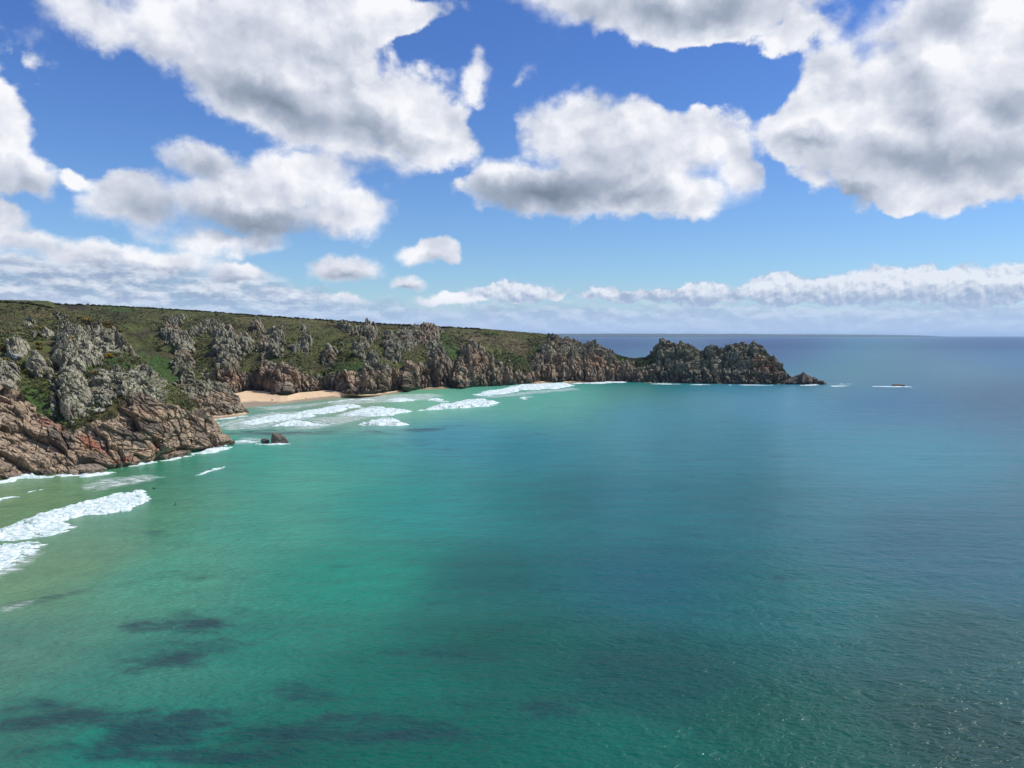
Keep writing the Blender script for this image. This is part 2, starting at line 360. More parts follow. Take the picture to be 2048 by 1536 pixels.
def wash_material():                                     # thin, bubbly foam that lets the sea show through
    m, t, b = material('thin_foam'); P = t.new('ShaderNodeNewGeometry').outputs['Position']
    n = t.noise(t.mapping(P, scale=(.35, 1, 1)), .55, 7, .68)
    t.put(b.inputs['Base Color'], (.70, .76, .74)); b.inputs['Roughness'].default_value = .8
    t.put(b.inputs['Alpha'], t.math('MULTIPLY', t.smooth(n, .40, .66, .04, .9), t.attr('edge'))); return m
M_WASH = wash_material()

def water_material():
    m, t, b = material('sea_water'); geo = t.new('ShaderNodeNewGeometry'); P = geo.outputs['Position']
    col = t.attr('body', 'Color'); reef = t.attr('reef')
    w = t.vec('SUBTRACT', t.noise(P, .02, 3, .5, 1), (.5, .5, .5))
    Q = t.vec('ADD', P, t.vec('SCALE', w, scale=14))
    a = t.noise(t.mapping(Q, rot=(0, 0, R(12)), scale=(.6, 1, 1)), .075, 7, .68)
    rf = t.smooth(t.math('ADD', reef, t.math('MULTIPLY_ADD', a, 2.6, -1.3)), .22, .80)
    mott = t.noise(t.mapping(Q, rot=(0, 0, R(10)), scale=(.4, 1, 1)), .11, 5, .6)
    col = t.mix(1., col, t.mix(t.smooth(mott, .3, .7), (.88, .91, .92), (1.10, 1.08, 1.06)), 'MULTIPLY')
    col = t.mix(t.math('MULTIPLY', rf, .82), col, (.008, .034, .046))
    t.put(b.inputs['Base Color'], col); b.inputs['IOR'].default_value = 1.33
    cd = t.vec('LENGTH', P)
    t.put(b.inputs['Roughness'], t.smooth(cd, 150, 900, .15, .30))
    t.put(b.inputs['Specular IOR Level'], t.math('SUBTRACT', t.smooth(cd, 250, 2000, .36, .24), t.smooth(cd, 2500, 5000, 0, .15)))
    # wind ripples over a longer swell
    r1 = t.noise(t.mapping(P, rot=(0, 0, R(8)), scale=(.55, 1, 1)), 1.0, 4, .6)
    r2 = t.noise(t.mapping(P, rot=(0, 0, R(-12)), scale=(.7, 1, 1)), .26, 3, .55)
    r3 = t.noise(t.mapping(P, rot=(0, 0, R(18)), scale=(.22, 1, 1)), .055, 2, .5)
    h = t.math('ADD', t.math('MULTIPLY', r1, .62), t.math('ADD', t.math('MULTIPLY', r2, .9), t.math('MULTIPLY', r3, 1.4)))
    bump(t, b, h, 1.0, 1.0); return m
M_WATER = water_material()

# ------------------------------------------------------------------ the sea
def build_sea():
    # water colour (depth and bed, plus cloud shadow and wind painted in as the far deep blue) known at places given by the pixel that shows them; values are display sRGB before the sky's reflection
    ctl = [(0,1000,98,130,82), (150,1130,94,130,94), (0,1160,100,136,98), (300,1020,70,130,96), (100,985,104,136,90), (0,1300,73.4,120.9,102.7), (0,1500,45.9,101.1,85.8), (300,1150,66,137.3,112.4), (500,1050,59,141.1,115.8), (600,960,63,150.7,126.6), (420,930,58,130,104), (300,945,48,122,94), (500,910,26.3,148.9,123.5), (200,960,84,130,92), (700,900,18.6,140,129.3), (560,835,104,146,122), (700,812,128,150,118), (850,810,109.8,171.7,133.9), (1000,800,80.7,154.9,125.8), (1150,785,82,161.8,134.6), (1250,780,32.3,107.3,86.6), (900,870,33.1,124.6,140.7), (800,1000,13.3,134.1,119.3), (700,1150,22.7,126.6,104.6), (500,1300,34,113.6,96.4), (750,1350,13.5,96.6,82), (300,1350,52.1,116.1,98.6), (250,1480,12.6,113.7,96.5), (550,1500,12.6,83.5,71), (1000,1000,13.3,108.6,103.5), (1000,1150,13.3,86.9,83.2), (1050,900,13.3,113.7,122.5), (1200,1000,13.3,101,112.2), (1000,1300,12.6,81.6,69.8), (1150,1480,12.6,88.4,75.1), (900,1480,12.6,87.1,73.9), (1300,1150,13.3,85.5,94), (1300,1350,12.6,71.3,67), (1400,900,40.8,110.5,119.5), (1300,830,39.5,117.7,128.4), (1500,1000,30.3,97.2,102.5), (1600,1200,13.3,91.6,87.3), (1600,1450,12.6,77.5,63), (1800,900,24.3,113.8,126.7), (1900,1100,13.3,82.6,93.2), (1950,1300,12.6,70.2,63.7), (1950,1480,12.6,56.9,45.6), (1500,790,66.5,126.6,142.9), (1800,800,13.3,90.6,120.1), (2000,780,45.1,73.5,92.8), (1700,740,60.2,111.9,111.1), (1950,740,78.6,119.3,128.5), (1230,730,50,104,132), (1220,695,10,40,92), (1700,710,32.1,106.1,127.8), (2000,710,13.3,110.1,146.1), (1600,690,10,40,92), (1100,690,10,40,92), (2000,690,10,40,92), (1500,681,10,40,92), (2000,680,10,40,92), (1100,680,10,40,92), (200,690,10,40,92), (-300,1200,104,142,108), (2300,1000,46,84.8,86.5), (900,1000,36.8,127.8,122.2), (1150,1000,13.3,93.2,86.9)]
    C = np.array(ctl, float); Pc = on_z(C[:, 0], C[:, 1]); rgb = (C[:, 2:] / 255) ** 2.2
    def emb(P):                                        # compressed distance so the far sea counts fairly
        r = np.hypot(P[..., 0], P[..., 1]); th = np.arctan2(P[..., 0], P[..., 1])
        return np.stack([th * 1.6, -60 / np.maximum(r, 50) * 4.0], -1)
    Ec = emb(Pc)
    def colour(P):
        E = emb(P); d2 = ((E[:, None, :] - Ec[None]) ** 2).sum(-1); w = 1 / (d2 + .007) ** 2
        return (w @ rgb) / w.sum(1, keepdims=True)
    reefs = [(300,1252,70,16,0,.7),(400,1250,70,14,-6,.65),(450,1245,40,14,0,.45),(390,1320,60,22,10,.65),(330,1325,110,14,0,.3),(530,1350,60,14,-10,.35),(540,1235,60,10,-8,.35),
        (100,1440,190,26,-6,.85),(220,1430,120,22,-6,.7),(290,1470,110,20,5,.6),(60,1470,110,24,-10,.5),(520,1475,140,20,-5,.5),(680,1420,130,30,14,.7),(560,1490,90,24,0,.55),(700,1470,160,36,20,.55),(240,1510,110,14,5,.35),
        (430,1515,160,20,0,.6),(60,1420,120,20,0,.6),(330,1440,150,22,-4,.7),(420,1460,160,26,0,.7),(620,1400,120,26,10,.55),(780,1450,140,36,10,.6),(600,1460,160,30,0,.6),(150,1490,160,16,0,.5),(330,1250,110,20,0,.5),(420,1310,110,26,5,.5),(100,1195,110,8,-12,.5),(200,1175,90,6,-12,.35),(440,1122,20,9,-10,.55),(1000,1420,160,40,5,.35),(850,1300,120,30,0,.25),
        (560,866,90,5,0,.75),(480,868,40,4,0,.5),(700,865,130,6,0,.45),(850,858,60,5,-4,.6),(890,855,60,5,-8,.5),(820,890,70,7,-4,.4),(530,830,14,2,0,.5),(880,900,110,8,-5,.25),(1000,870,70,4,0,.3)]
    def reef(P):
        r = np.zeros(len(P))
        Y = np.maximum(P[:, 1], 20); k = 1.0 / Y                       # where each reef lies, in metres, from its pixel
        for (x, y, rx, ry, rot, s) in reefs:
            c = on_z(x, y); e1 = on_z(x + rx, y)[0] - c[0]; d = (on_z(x, y - ry)[1] - on_z(x, y + ry)[1]) / 2
            sk = (on_z(x + rx, y + math.tan(R(rot)) * rx)[1] - c[1]) / e1 if rot else 0
            dx = P[:, 0] - c[0]; dy = P[:, 1] - c[1] - sk * dx
            r = np.maximum(r, s * np.clip(1.35 - np.sqrt((dx / e1) ** 2 + (dy / d) ** 2) * .75, 0, 1) * .9)
        return r
    # one sheet: fine fan in front, coarse behind
    py = np.concatenate([np.linspace(1700, 760, 300), np.linspace(757, 676, 60)])
    rr = np.concatenate([[5, 20, 45], 60 * F / (py - HOR), [30000, 60000]])
    th = np.concatenate([np.linspace(-180, -48, 34)[:-1], np.linspace(-48, 42, 420), np.linspace(42, 180, 34)[1:]]) * math.pi / 180
    Rg, Tg = np.meshgrid(rr, th, indexing='ij')
    V = np.stack([Rg * np.sin(Tg), Rg * np.cos(Tg), 0 * Rg], -1).reshape(-1, 3)
    o = mesh_obj('sea', V, grid_faces(len(rr), len(th)), M_WATER, attrs={'body': np.concatenate([colour(v) for v in np.array_split(V, 12)]), 'reef': reef(V)}, smooth=True)
    tag(o, kind='structure')
build_sea()

# ------------------------------------------------------------------ land
def pl(pts):                                               # polyline as a function of x
    a = np.array(pts, float); return lambda x: np.interp(x, a[:, 0], a[:, 1])
def ell(X, Y, e):                                          # 1 in the middle, 0 on the rim of a tilted ellipse in degrees of view
    x, y, rx, ry, rot = e[:5]; c, s = math.cos(R(rot)), math.sin(R(rot))
    dx, dy = X - x, Y - y
    return 1 - np.sqrt(((c * dx + s * dy) / rx) ** 2 + ((-s * dx + c * dy) / ry) ** 2)

def T_ALL(x, f): return f(x)
def layer(name, xs, base_y, prof, crest, D, rows, outs, tan_line, extra, kind, back, named=(), seed=0, shore_z=0.):
    """one landform: columns follow bearings, rows climb from the waterline to the crest and down its far side"""
    # outs: x,y,rx,ry,rot,push(m)
    tt = np.linspace(0, 1, rows); nc = len(xs)
    yb, yc = base_y(xs), crest(xs); Yb = on_z(xs, yb, shore_z)[:, 1]
    PY = yb[None] + (yc - yb)[None] * tt[:, None]; PX = np.repeat(xs[None], rows, 0)
    g = np.interp(tt, prof[0], prof[1])
    ks = np.ones(9) / 9; g = np.convolve(np.pad(g, 4, 'edge'), ks, 'valid'); g = (g - g[0]) / (g[-1] - g[0])
    def sm(a, w): k = np.hanning(w); k /= k.sum(); return np.convolve(np.pad(a, w // 2, 'edge'), k, 'same')[w // 2: w // 2 + len(a)]
    Ybs = sm(Yb, 151 if kind == 'far' else 91 if kind == 'near' else 25); Dd = sm(D(xs), 101 if kind == 'far' else 31)
    if kind in ('near', 'far'):
        f = sst(.05, .45, tt)[:, None]; Yd = Yb[None] * (1 - f) + Ybs[None] * f + Dd[None] * g[:, None]
    else: Yd = Yb[None] + Dd[None] * g[:, None]
    P = on_y(PX, PY, Yd)
    # masks in picture space tell where the photograph shows which ground; they become attributes of the ground itself
    wob = (fbm(P / 9., 4, seed + 5) - .5); wx = PX + wob * 26; wy = PY + (fbm(P / 7., 4, seed + 9) - .5) * 22
    rock = np.full(PX.shape, -1.); push = np.zeros(PX.shape)
    for e in outs:
        v = ell(wx, wy, e); rock = np.maximum(rock, v); push = np.maximum(push, e[5] * sst(0, .35, v) * (.45 + .55 * sst(0, .8, v)))
    rock = sst(-.04, .10, rock + 1.15 * (fbm(P / np.array([5.5, 5.5, 8]) * (1 if kind != 'far' else .6), 4, seed + 60, .6) - .54))
    push *= .35 + .65 * rock
    rock0 = rock
    if kind in ('near', 'far'):                              # small scattered crags breaking through the turf
        sc_ = fbm(P / (9. if kind == 'near' else 15.), 4, seed + 64, .55)
        zone = sst(14, 34, PY - yc[None]) * sst(0, 30, T_ALL(PX, tan_line) - PY + 30) * (1 if kind == 'far' else sst(120, 200, PX))
        rock = np.maximum(rock, np.where(zone > .3, (sc_ - .60) * 3 * zone, -1)); push = np.maximum(push, 1.5 * sst(.58, .64, sc_) * zone)
    tl = tan_line(wx); cliff = sst(-5, 6, wy - tl); rock = np.maximum(rock, cliff)
    A = {k: np.zeros(PX.shape) for k in ('tan', 'dark', 'red', 'lush', 'scrub', 'brown')}
    for k, lst in extra.items():
        for e in lst: A[k] = np.maximum(A[k], np.clip(1.6 * ell(wx, wy, e), 0, 1) * (e[5] if len(e) > 5 else 1))
    if kind == 'near':
        A['tan'] = np.maximum(A['tan'], sst(-14, 10, wy - tl) * .9)
    else:
        A['tan'] = np.maximum(A['tan'], {'far': .62, 'mid': .6, 'head': .26}[kind] * sst(-8, 14, wy - tl) * (.65 + .7 * fbm(P / 35., 3, seed + 33)))
    if kind == 'far': A['tan'] = np.maximum(A['tan'], .55 * sst(.45, .62, fbm(P / 28., 3, seed + 35)))
    A['dark'] = np.maximum(A['dark'], .75 * sst(3.2, .6, P[..., 2] + 2 * wob))
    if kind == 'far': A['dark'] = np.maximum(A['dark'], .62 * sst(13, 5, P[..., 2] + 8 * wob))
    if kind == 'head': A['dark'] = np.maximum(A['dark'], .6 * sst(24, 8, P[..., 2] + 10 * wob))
    # smooth normals
    def normals(P):
        a = np.gradient(P, axis=1); b = np.gradient(P, axis=0); n = np.cross(a, b); n /= np.maximum(np.linalg.norm(n, axis=-1, keepdims=True), 1e-9)
        n *= np.where(n[..., 1:2] > 0, -1, 1); return n
    N = normals(P); N = N * .7 + np.array([0, -.45, .25]); N /= np.linalg.norm(N, axis=-1, keepdims=True)
    # block and joint structure of the granite
    Wp = P + (np.stack([fbm(P / 14., 3, seed + 20), fbm(P / 14., 3, seed + 21), fbm(P / 14., 3, seed + 22)], -1) - .5) * 6
    def blocks(Q, sz, sd, cw=.07, cd=.42):
        v, e = facets(Q / np.array(sz), sd)
        return 1.25 * v + .10 * sst(0, .22, e) - cd * (1 - sst(.01, cw, e))
    if kind == 'near':
        Qs = rotY(Wp, -27)
        slab = 4.2 * blocks(Qs, (22, 14, 9), seed) + 2.0 * blocks(Qs, (9.5, 7, 3.6), seed + 6) + .7 * blocks(Qs, (3.4, 3, 1.4), seed + 12)
        Qc = rotY(Wp, -8)
        colm = 3.0 * blocks(Qc, (6.5, 7, 9), seed + 30) + 1.6 * blocks(Qc, (3.1, 3.5, 4), seed + 36) + .7 * blocks(Qc, (1.5, 2, 1.8), seed + 42)
        m = sst(-12, 12, wy - tl); d = slab * m + colm * (1 - m)
    elif kind == 'far':
        Wp = P + (Wp - P) * np.array([.5, .5, .8]); d = 5.5 * blocks(Wp, (10, 12, 50), seed, .12, .5) + 3.6 * blocks(Wp, (4.8, 6, 20), seed + 6, .14, .4) + 1.3 * blocks(Wp, (2.2, 4, 5.5), seed + 12)
    elif kind == 'head':
        d = 6.2 * blocks(Wp, (11, 12, 19), seed, .12, .6) + 3.4 * blocks(rotY(Wp, 12), (5, 6, 9), seed + 6, .14, .5) + 1.5 * blocks(Wp, (2.6, 3, 3.5), seed + 12)
    else:
        d = 3.6 * blocks(rotY(Wp, -20), (12, 10, 9), seed) + 2.0 * blocks(Wp, (5, 5, 6), seed + 4) + .9 * blocks(Wp, (2.4, 3, 2.6), seed + 8)
    turf = (fbm(P / 22., 4, seed + 50) - .5) * 5 + (fbm(P / 3.2, 3, seed + 51) - .5) * 1.5
    if kind == 'far':
        for (x0, x1, am) in BUTTRESS:
            xx = PX + (fbm(np.stack([P[..., 2] / 9, P[..., 0] * 0, P[..., 0] * 0 + x0], -1), 3, 4) - .5) * 8
            d = d + am * (.6 if x0 < 1060 else .35) * sst(0, 3, xx - x0) * sst(0, 9, x1 - xx) * sst(-16, 6, wy - tl + (fbm(P / 8., 2, 8) - .5) * 16) * (1 - .35 * sst(x0, x1, xx))
    edge = np.clip(np.minimum(tt[:, None] / .012, 1), 0, 1) * np.clip((1 - tt[:, None]) / .04, .25, 1)
    disp = (rock * (d + push) + (1 - rock) * turf) * edge
    P = P + N * disp[..., None]
    N2 = normals(P); ledge = sst(.62, .85, N2[..., 2]) * sst(.38, .5, fbm(P / 9., 3, seed + 90)) * (1 - (cliff if kind != 'head' else sst(20, 8, P[..., 2])))
    rock = rock * (1 - .9 * ledge)
    # below the waterline and the far side
    under = P[0:1].copy(); under[..., 2] = -4; under[..., 1] -= 3
    bk = []
    for (dy, z) in back:
        q = P[-1:].copy(); q[..., :2] *= 1 + dy / q[..., 1:2]; q[..., 2] = q[..., 2] * z[0] + z[1] + (fbm(q / 20., 3, seed + 70) - .5) * 6 * (1 if dy > 3 else 0); bk.append(q)
    P = np.concatenate([under, P] + bk, 0); nb = len(bk)
    ext = lambda a: np.concatenate([a[0:1], a] + [a[-1:]] * nb, 0)
    A['rock'] = rock; A = {k: ext(v).ravel() for k, v in A.items()}
    PX, PY = ext(wx), ext(wy)
    V = P.reshape(-1, 3); Fc = grid_faces(P.shape[0], nc)
    lab = np.zeros(len(Fc), int)
    if named:
        cx = PX.ravel()[Fc].mean(1); cy = PY.ravel()[Fc].mean(1); rk = A['rock'][Fc].mean(1)
        best = np.zeros(len(Fc))
        for i, (e, _) in enumerate(named):
            v = ell(cx, cy, e); mm = (v > best) & (rk > .5); lab[mm] = i + 1; best = np.where(mm, v, best)
    o = split(name, V, Fc, lab == 0, M_LAND, A); tag(o, kind='structure')
    for i, (e, l) in enumerate(named):
        if (lab == i + 1).sum() > 20:
            o = split('rock_outcrop', V, Fc, lab == i + 1, M_LAND, A); tag(o, l, 'rock outcrop', 'rock outcrops standing out of the cliff slopes')
    ROCKS[name] = rock
    return P
ROCKS = {}

G_NEAR = pl([(-600,1110),(-200,1005),(0,962),(60,952),(130,947),(210,941),(300,926),(340,919),(370,908),(400,903),(440,895),(457,890),(466,889)])
T_NEAR = pl([(-600,770),(0,762),(40,778),(50,800),(70,828),(90,834),(130,852),(150,858),(200,846),(230,832),(250,800),(290,792),(330,806),(370,820),(400,815),(440,850),(466,870)])
C_NEAR = pl([(-600,560),(-200,588),(0,602),(60,606),(110,616),(200,634),(230,655),(260,692),(300,735),(330,757),(360,780),(400,812),(425,836),(440,858),(457,882),(466,887)])
xs = np.concatenate([np.arange(-600, -30, 5.), np.arange(-30, 466.5, .8)])
near_named = [((150,705,48,50,0), 'tall grey granite pillar with dark shaded left side, upper of two above the green hollow'),
    ((148,790,40,62,0), 'tall lower granite pillar with dark left edge, right of the green hollow'),
    ((222,690,34,34,0), 'grey blocky outcrop right of the tall upper pillar, below yellow gorse'),
    ((255,668,26,52,-35), 'long pale ridge of broken grey blocks below the brown hilltop'),
    ((200,775,30,40,0), 'weathered grey outcrop right of the lower granite pillar'),
    ((262,775,50,30,30), 'grey slabby outcrop above the orange rock band'),
    ((72,733,26,19,0), 'rounded pale grey outcrop alone in the grass, left of the tall pillars'),
    ((35,698,24,26,30), 'angular pale grey outcrop with a shaded underside, far left on the grass'),
    ((15,745,28,22,0), 'grey outcrop at the far left edge above the big orange slabs')]
near_out = [(150,705,48,50,0,7),(148,790,36,62,0,7),(205,690,40,32,0,4),(230,680,36,30,0,4),(255,668,24,52,-35,4),(190,660,28,14,0,2),(200,775,32,44,0,3),(262,775,60,30,30,3),(300,760,40,26,35,2),
    (310,700,22,60,-38,3),(72,733,25,18,0,5),(35,698,22,24,30,5),(15,745,26,20,0,4),(17,765,30,20,0,4),(100,740,8,20,0,1.5),(105,800,8,30,0,1.5),(135,655,16,7,15,2),(58,652,11,7,0,2.5),(95,668,13,7,0,2),(120,632,14,4,20,1.5),(75,668,6,4,0,1.5),(230,640,14,6,10,1.5),(290,790,40,20,20,2)]
near_extra = {'lush': [(85,820,50,45,0),(60,790,40,30,0,.7),(175,745,45,14,10,.8),(240,730,60,18,25,.7),(200,620,50,10,10,.7),(300,760,70,18,40,.5),(120,830,30,20,0,.8)],
    'brown': [(110,630,150,16,8,.5),(10,650,90,20,0,.3)], 'scrub': [(150,612,60,10,8,.8)], 'red': [(185,885,42,16,30),(100,850,30,10,10,.8),(250,922,30,7,0,.8),(310,890,14,22,0,.8),(215,905,10,6,0)],
    'dark': [(290,858,64,20,15,1.),(120,880,50,22,20,.75),(265,880,50,16,30,.9),(330,870,50,18,20,.6),(60,895,60,16,0,.4),(360,850,40,12,45,.5)],
    'tan': [(150,835,30,10,0,.5),(290,800,50,14,15)]}
Pn = layer('near_cliff', xs, G_NEAR, ([0,.25,.5,.68,.82,1], [0,.07,.17,.30,.52,1]), C_NEAR,
    pl([(-600,320),(0,300),(110,270),(200,230),(230,180),(260,125),(300,78),(350,55),(400,32),(440,14),(466,4)]), 430, near_out, T_NEAR, near_extra, 'near',
    [(4, (1, -2)), (25, (.8, -8)), (120, (.3, -8)), (200, (0, -6))], near_named, 3)

G_MID = pl([(240,845),(300,842),(400,838),(440,835),(480,830),(494,827),(498,826.5)])
T_MID = pl([(240,830),(370,800),(385,790),(400,783),(430,790),(470,785),(498,790)])
C_MID = pl([(240,650),(300,688),(340,706),(370,722),(400,745),(420,760),(440,770),(462,780),(474,790),(479,806),(488,817),(498,825)])
layer('middle_headland', np.arange(240, 498.5, .9), G_MID, ([0,.3,.6,1], [0,.2,.5,1]), C_MID, pl([(240,200),(340,120),(400,70),(470,40),(498,6)]), 190,
    [(420,775,60,14,10,3),(370,740,14,30,-30,3),(400,790,60,24,0,2),(350,735,14,14,0,2)], T_MID,
    {'lush': [(330,740,60,30,35,.9),(395,768,40,12,10,.9),(300,720,60,20,35,.5)], 'dark': [(440,815,50,22,0,.55),(400,800,30,12,0,.6)], 'tan': [(440,800,60,30,0,.7)]}, 'mid',
    [(4, (1, -1)), (40, (.7, -6)), (80, (0, -5))], (), 40)

G_FAR = pl([(-600,787),(300,790),(450,793),(474,792),(500,787),(530,789),(560,796),(575,796),(600,790),(660,785),(688,791),(720,792),(760,788),(775,785),(790,783),(812,784),(832,779),(880,776),(900,775),(925,778),(940,774),(1000,772),(1030,769),(1060,767),(1080,765),(1150,765),(1250,763.5),(1310,765)])
T_FAR = pl([(-600,740),(440,742),(470,738),(500,745),(530,728),(560,733),(600,745),(640,752),(660,747),(690,745),(720,740),(760,740),(790,738),(830,728),(860,722),(880,712),(905,725),(925,700),(940,695),(1000,725),(1030,742),(1060,742),(1085,710),(1100,700),(1150,712),(1185,700),(1220,715),(1250,722),(1280,735),(1310,735)])
C_FAR = pl([(-600,575),(0,599),(95,601),(110,607),(200,610),(300,615),(400,621),(500,629),(600,636),(680,641),(740,646),(800,649),(900,654),(1000,660),(1080,667),(1110,672),(1150,681),(1200,698),(1240,710),(1260,716),(1290,716),(1310,714)])
BUTTRESS = [(432,480,10),(484,500,5),(512,524,6),(528,590,11),(596,612,6),(618,636,8),(640,668,7),(678,712,12),(722,782,15),(786,800,6),(806,846,13),(850,862,6),(866,906,15),(911,930,10),(934,975,10),(981,1004,7),(1010,1032,9),(1048,1064,6),(1070,1088,6),(1094,1112,8),(1118,1134,7),(1140,1152,9),(1168,1212,13),(1216,1236,9),(1246,1262,5)]
far_named = [((455,710,42,62,0), 'tall grey granite buttress streaked with cracks above the left end of the sand'),
    ((612,690,14,19,0), 'single rounded grey crag alone on the green slope above the sand'),
    ((740,668,20,24,0), 'upright pointed crag high on the slope above the surf'),
    ((785,698,26,40,-25), 'stepped grey crag running down the slope above the brown cliffs'),
    ((700,660,34,12,20), 'low broken line of grey crags on the middle of the slope'),
    ((852,668,36,26,0), 'dark grey crag with a blocky crown just below the hilltop'),
    ((755,760,34,32,0), 'brown blocky buttress standing at the right end of the sand'),
    ((872,745,28,34,0), 'pointed grey buttress with a brown foot standing in the surf'),
    ((945,735,34,44,0), 'large brown and grey buttress left of the brown grassy bowl'),
    ((345,672,28,24,0), 'grey castle-shaped crag on the slope above the green gully'),
    ((372,705,22,38,0), 'tall grey crag below the castle-shaped crag'),
    ((1130,715,50,32,0), 'broad grey craggy cliff right of the brown grassy bowl'),
    ((1205,730,40,30,0), 'pinkish granite cliff with a dark cave mouth beside the boulder beach'),
    ((560,755,34,34,0), 'brown fluted cliff standing right behind the pale sand')]
far_out = [(455,705,32,52,0,10),(480,690,26,30,0,5),(515,655,12,16,0,7),(550,668,22,12,0,4),(540,690,30,30,0,3),(345,672,25,22,0,8),(350,640,24,10,0,3),(372,705,20,36,0,9),(395,660,20,12,0,4),(425,655,24,10,0,4),
    (612,690,13,18,0,9),(605,655,8,6,0,2),(740,668,16,22,0,9),(785,698,18,38,-25,8),(700,660,30,8,20,5),(722,700,13,22,0,5),(745,720,16,18,0,5),(660,715,14,20,0,6),(852,668,32,22,0,8),(815,680,25,20,0,6),(865,692,20,16,0,6),
    (872,722,18,22,0,6),(945,712,22,24,0,6),(975,725,16,18,0,4),(1130,712,42,30,0,5),(1100,705,22,20,0,6),(1190,700,26,14,15,5),(1205,712,30,16,0,4),
    (590,700,12,10,0,2),(1125,680,30,5,10,2),(1075,725,14,20,0,3),(440,665,16,14,0,4),(590,760,14,26,0,5)]
far_extra = {'lush': [(240,618,50,7,5,.9),(690,735,40,12,0,.8),(880,680,50,30,20,.6),(900,705,40,20,0,.8),(1090,730,40,14,0,.8),(1030,715,60,14,20,.6),(1240,712,40,10,10,.7),(560,655,60,10,5,.3),(600,650,50,8,0,.5),(720,732,30,12,0,.8),(480,745,20,10,0,.6),(1080,695,20,20,0,.6),(1290,725,30,10,0,.8),(380,770,60,20,30,.8),(940,655,60,6,5,.4)],
    'brown': [(1030,695,42,26,20,.9),(960,678,70,14,15,.6),(700,650,120,9,6,.5),(780,655,100,6,4,.5),(560,645,200,12,4,.3)],
    'scrub': [(150,612,50,9,6,.9),(820,651,120,5,5,.9),(1035,688,16,7,0,.8),(530,730,30,20,0,.4),(1060,728,50,14,10,.7),(990,680,20,6,30,.6),(240,632,30,12,0,.6),(420,640,60,14,0,.3),(630,725,60,20,0,.4),(570,700,60,20,0,.3),(900,715,30,14,0,.5)],
    'tan': [(465,765,32,28,0,1.),(1180,735,60,20,0,.8),(820,750,60,30,0,.9)], 'red': [(465,762,20,18,0,.25),(540,672,8,8,0,.4),(950,735,20,12,0,.25),(1195,728,20,10,0,.2)]}
xf = np.concatenate([np.arange(-600, 180, 4.), np.arange(180, 1310.5, .9)])
Pf = layer('far_cliff', xf, G_FAR, ([0,.3,.6,.82,1], [0,.06,.25,.55,1]), C_FAR,
    pl([(-600,420),(300,340),(450,300),(600,320),(900,300),(1050,230),(1100,180),(1200,90),(1250,50),(1310,40)]), 300, far_out, T_FAR, far_extra, 'far',
    [(6, (1, -.5)), (60, (1, -4)), (400, (.9, -10)), (1200, (0, -5))], far_named, 80)

G_HEAD = pl([(1270,765),(1300,765),(1400,767.5),(1500,768.5),(1572,769),(1584,768)])
C_HEAD = pl([(1270,722),(1290,716),(1303,708),(1310,697),(1318,686),(1328,681),(1338,681),(1348,690),(1356,686),(1366,685),(1380,690),(1390,693),(1400,701),(1409,702),(1415,693),(1424,690),(1433,692),(1440,704),(1446,700),(1454,694),(1465,690),(1480,687),(1492,690),(1500,688),(1506,681),(1510,680),(1515,688),(1525,692),(1534,703),(1542,712),(1548,710),(1556,722),(1563,734),(1572,742),(1575,752),(1582,762)])
head_named = [((1345,705,50,30,0), 'left rounded tor of the rocky promontory, dark piled granite'), ((1500,705,50,30,0), 'right jagged tor of the rocky promontory with a small spike on top'), ((1424,705,22,20,0), 'small middle tor between the two big tors of the promontory')]
layer('rocky_promontory', np.arange(1270, 1584.3, .7), G_HEAD, ([0,.3,.7,1], [0,.18,.6,1]), C_HEAD, pl([(1270,60),(1320,60),(1420,55),(1510,55),(1560,30),(1584,8)]), 190,
    [(1340,705,40,30,0,4),(1480,710,50,30,0,4),(1424,705,18,18,0,4),(1380,740,50,20,0,3),(1530,735,40,20,30,3),(1300,745,30,20,0,3)], pl([(1270,700),(1290,725),(1310,690),(1600,600)]),
    {'lush': [(1375,722,50,22,10,.7),(1300,735,40,20,0,.8),(1460,715,30,20,0,.6)], 'tan': [(1535,738,48,26,30,1.3),(1545,725,20,14,40,1.),(1450,755,90,10,0,.3)], 'red': [(1520,728,20,10,20,.3)], 'dark': []}, 'head',
    [(6, (.97, -1)), (30, (.8, -6)), (60, (.4, -8)), (90, (0, -6))], head_named, 120)
print('land done')

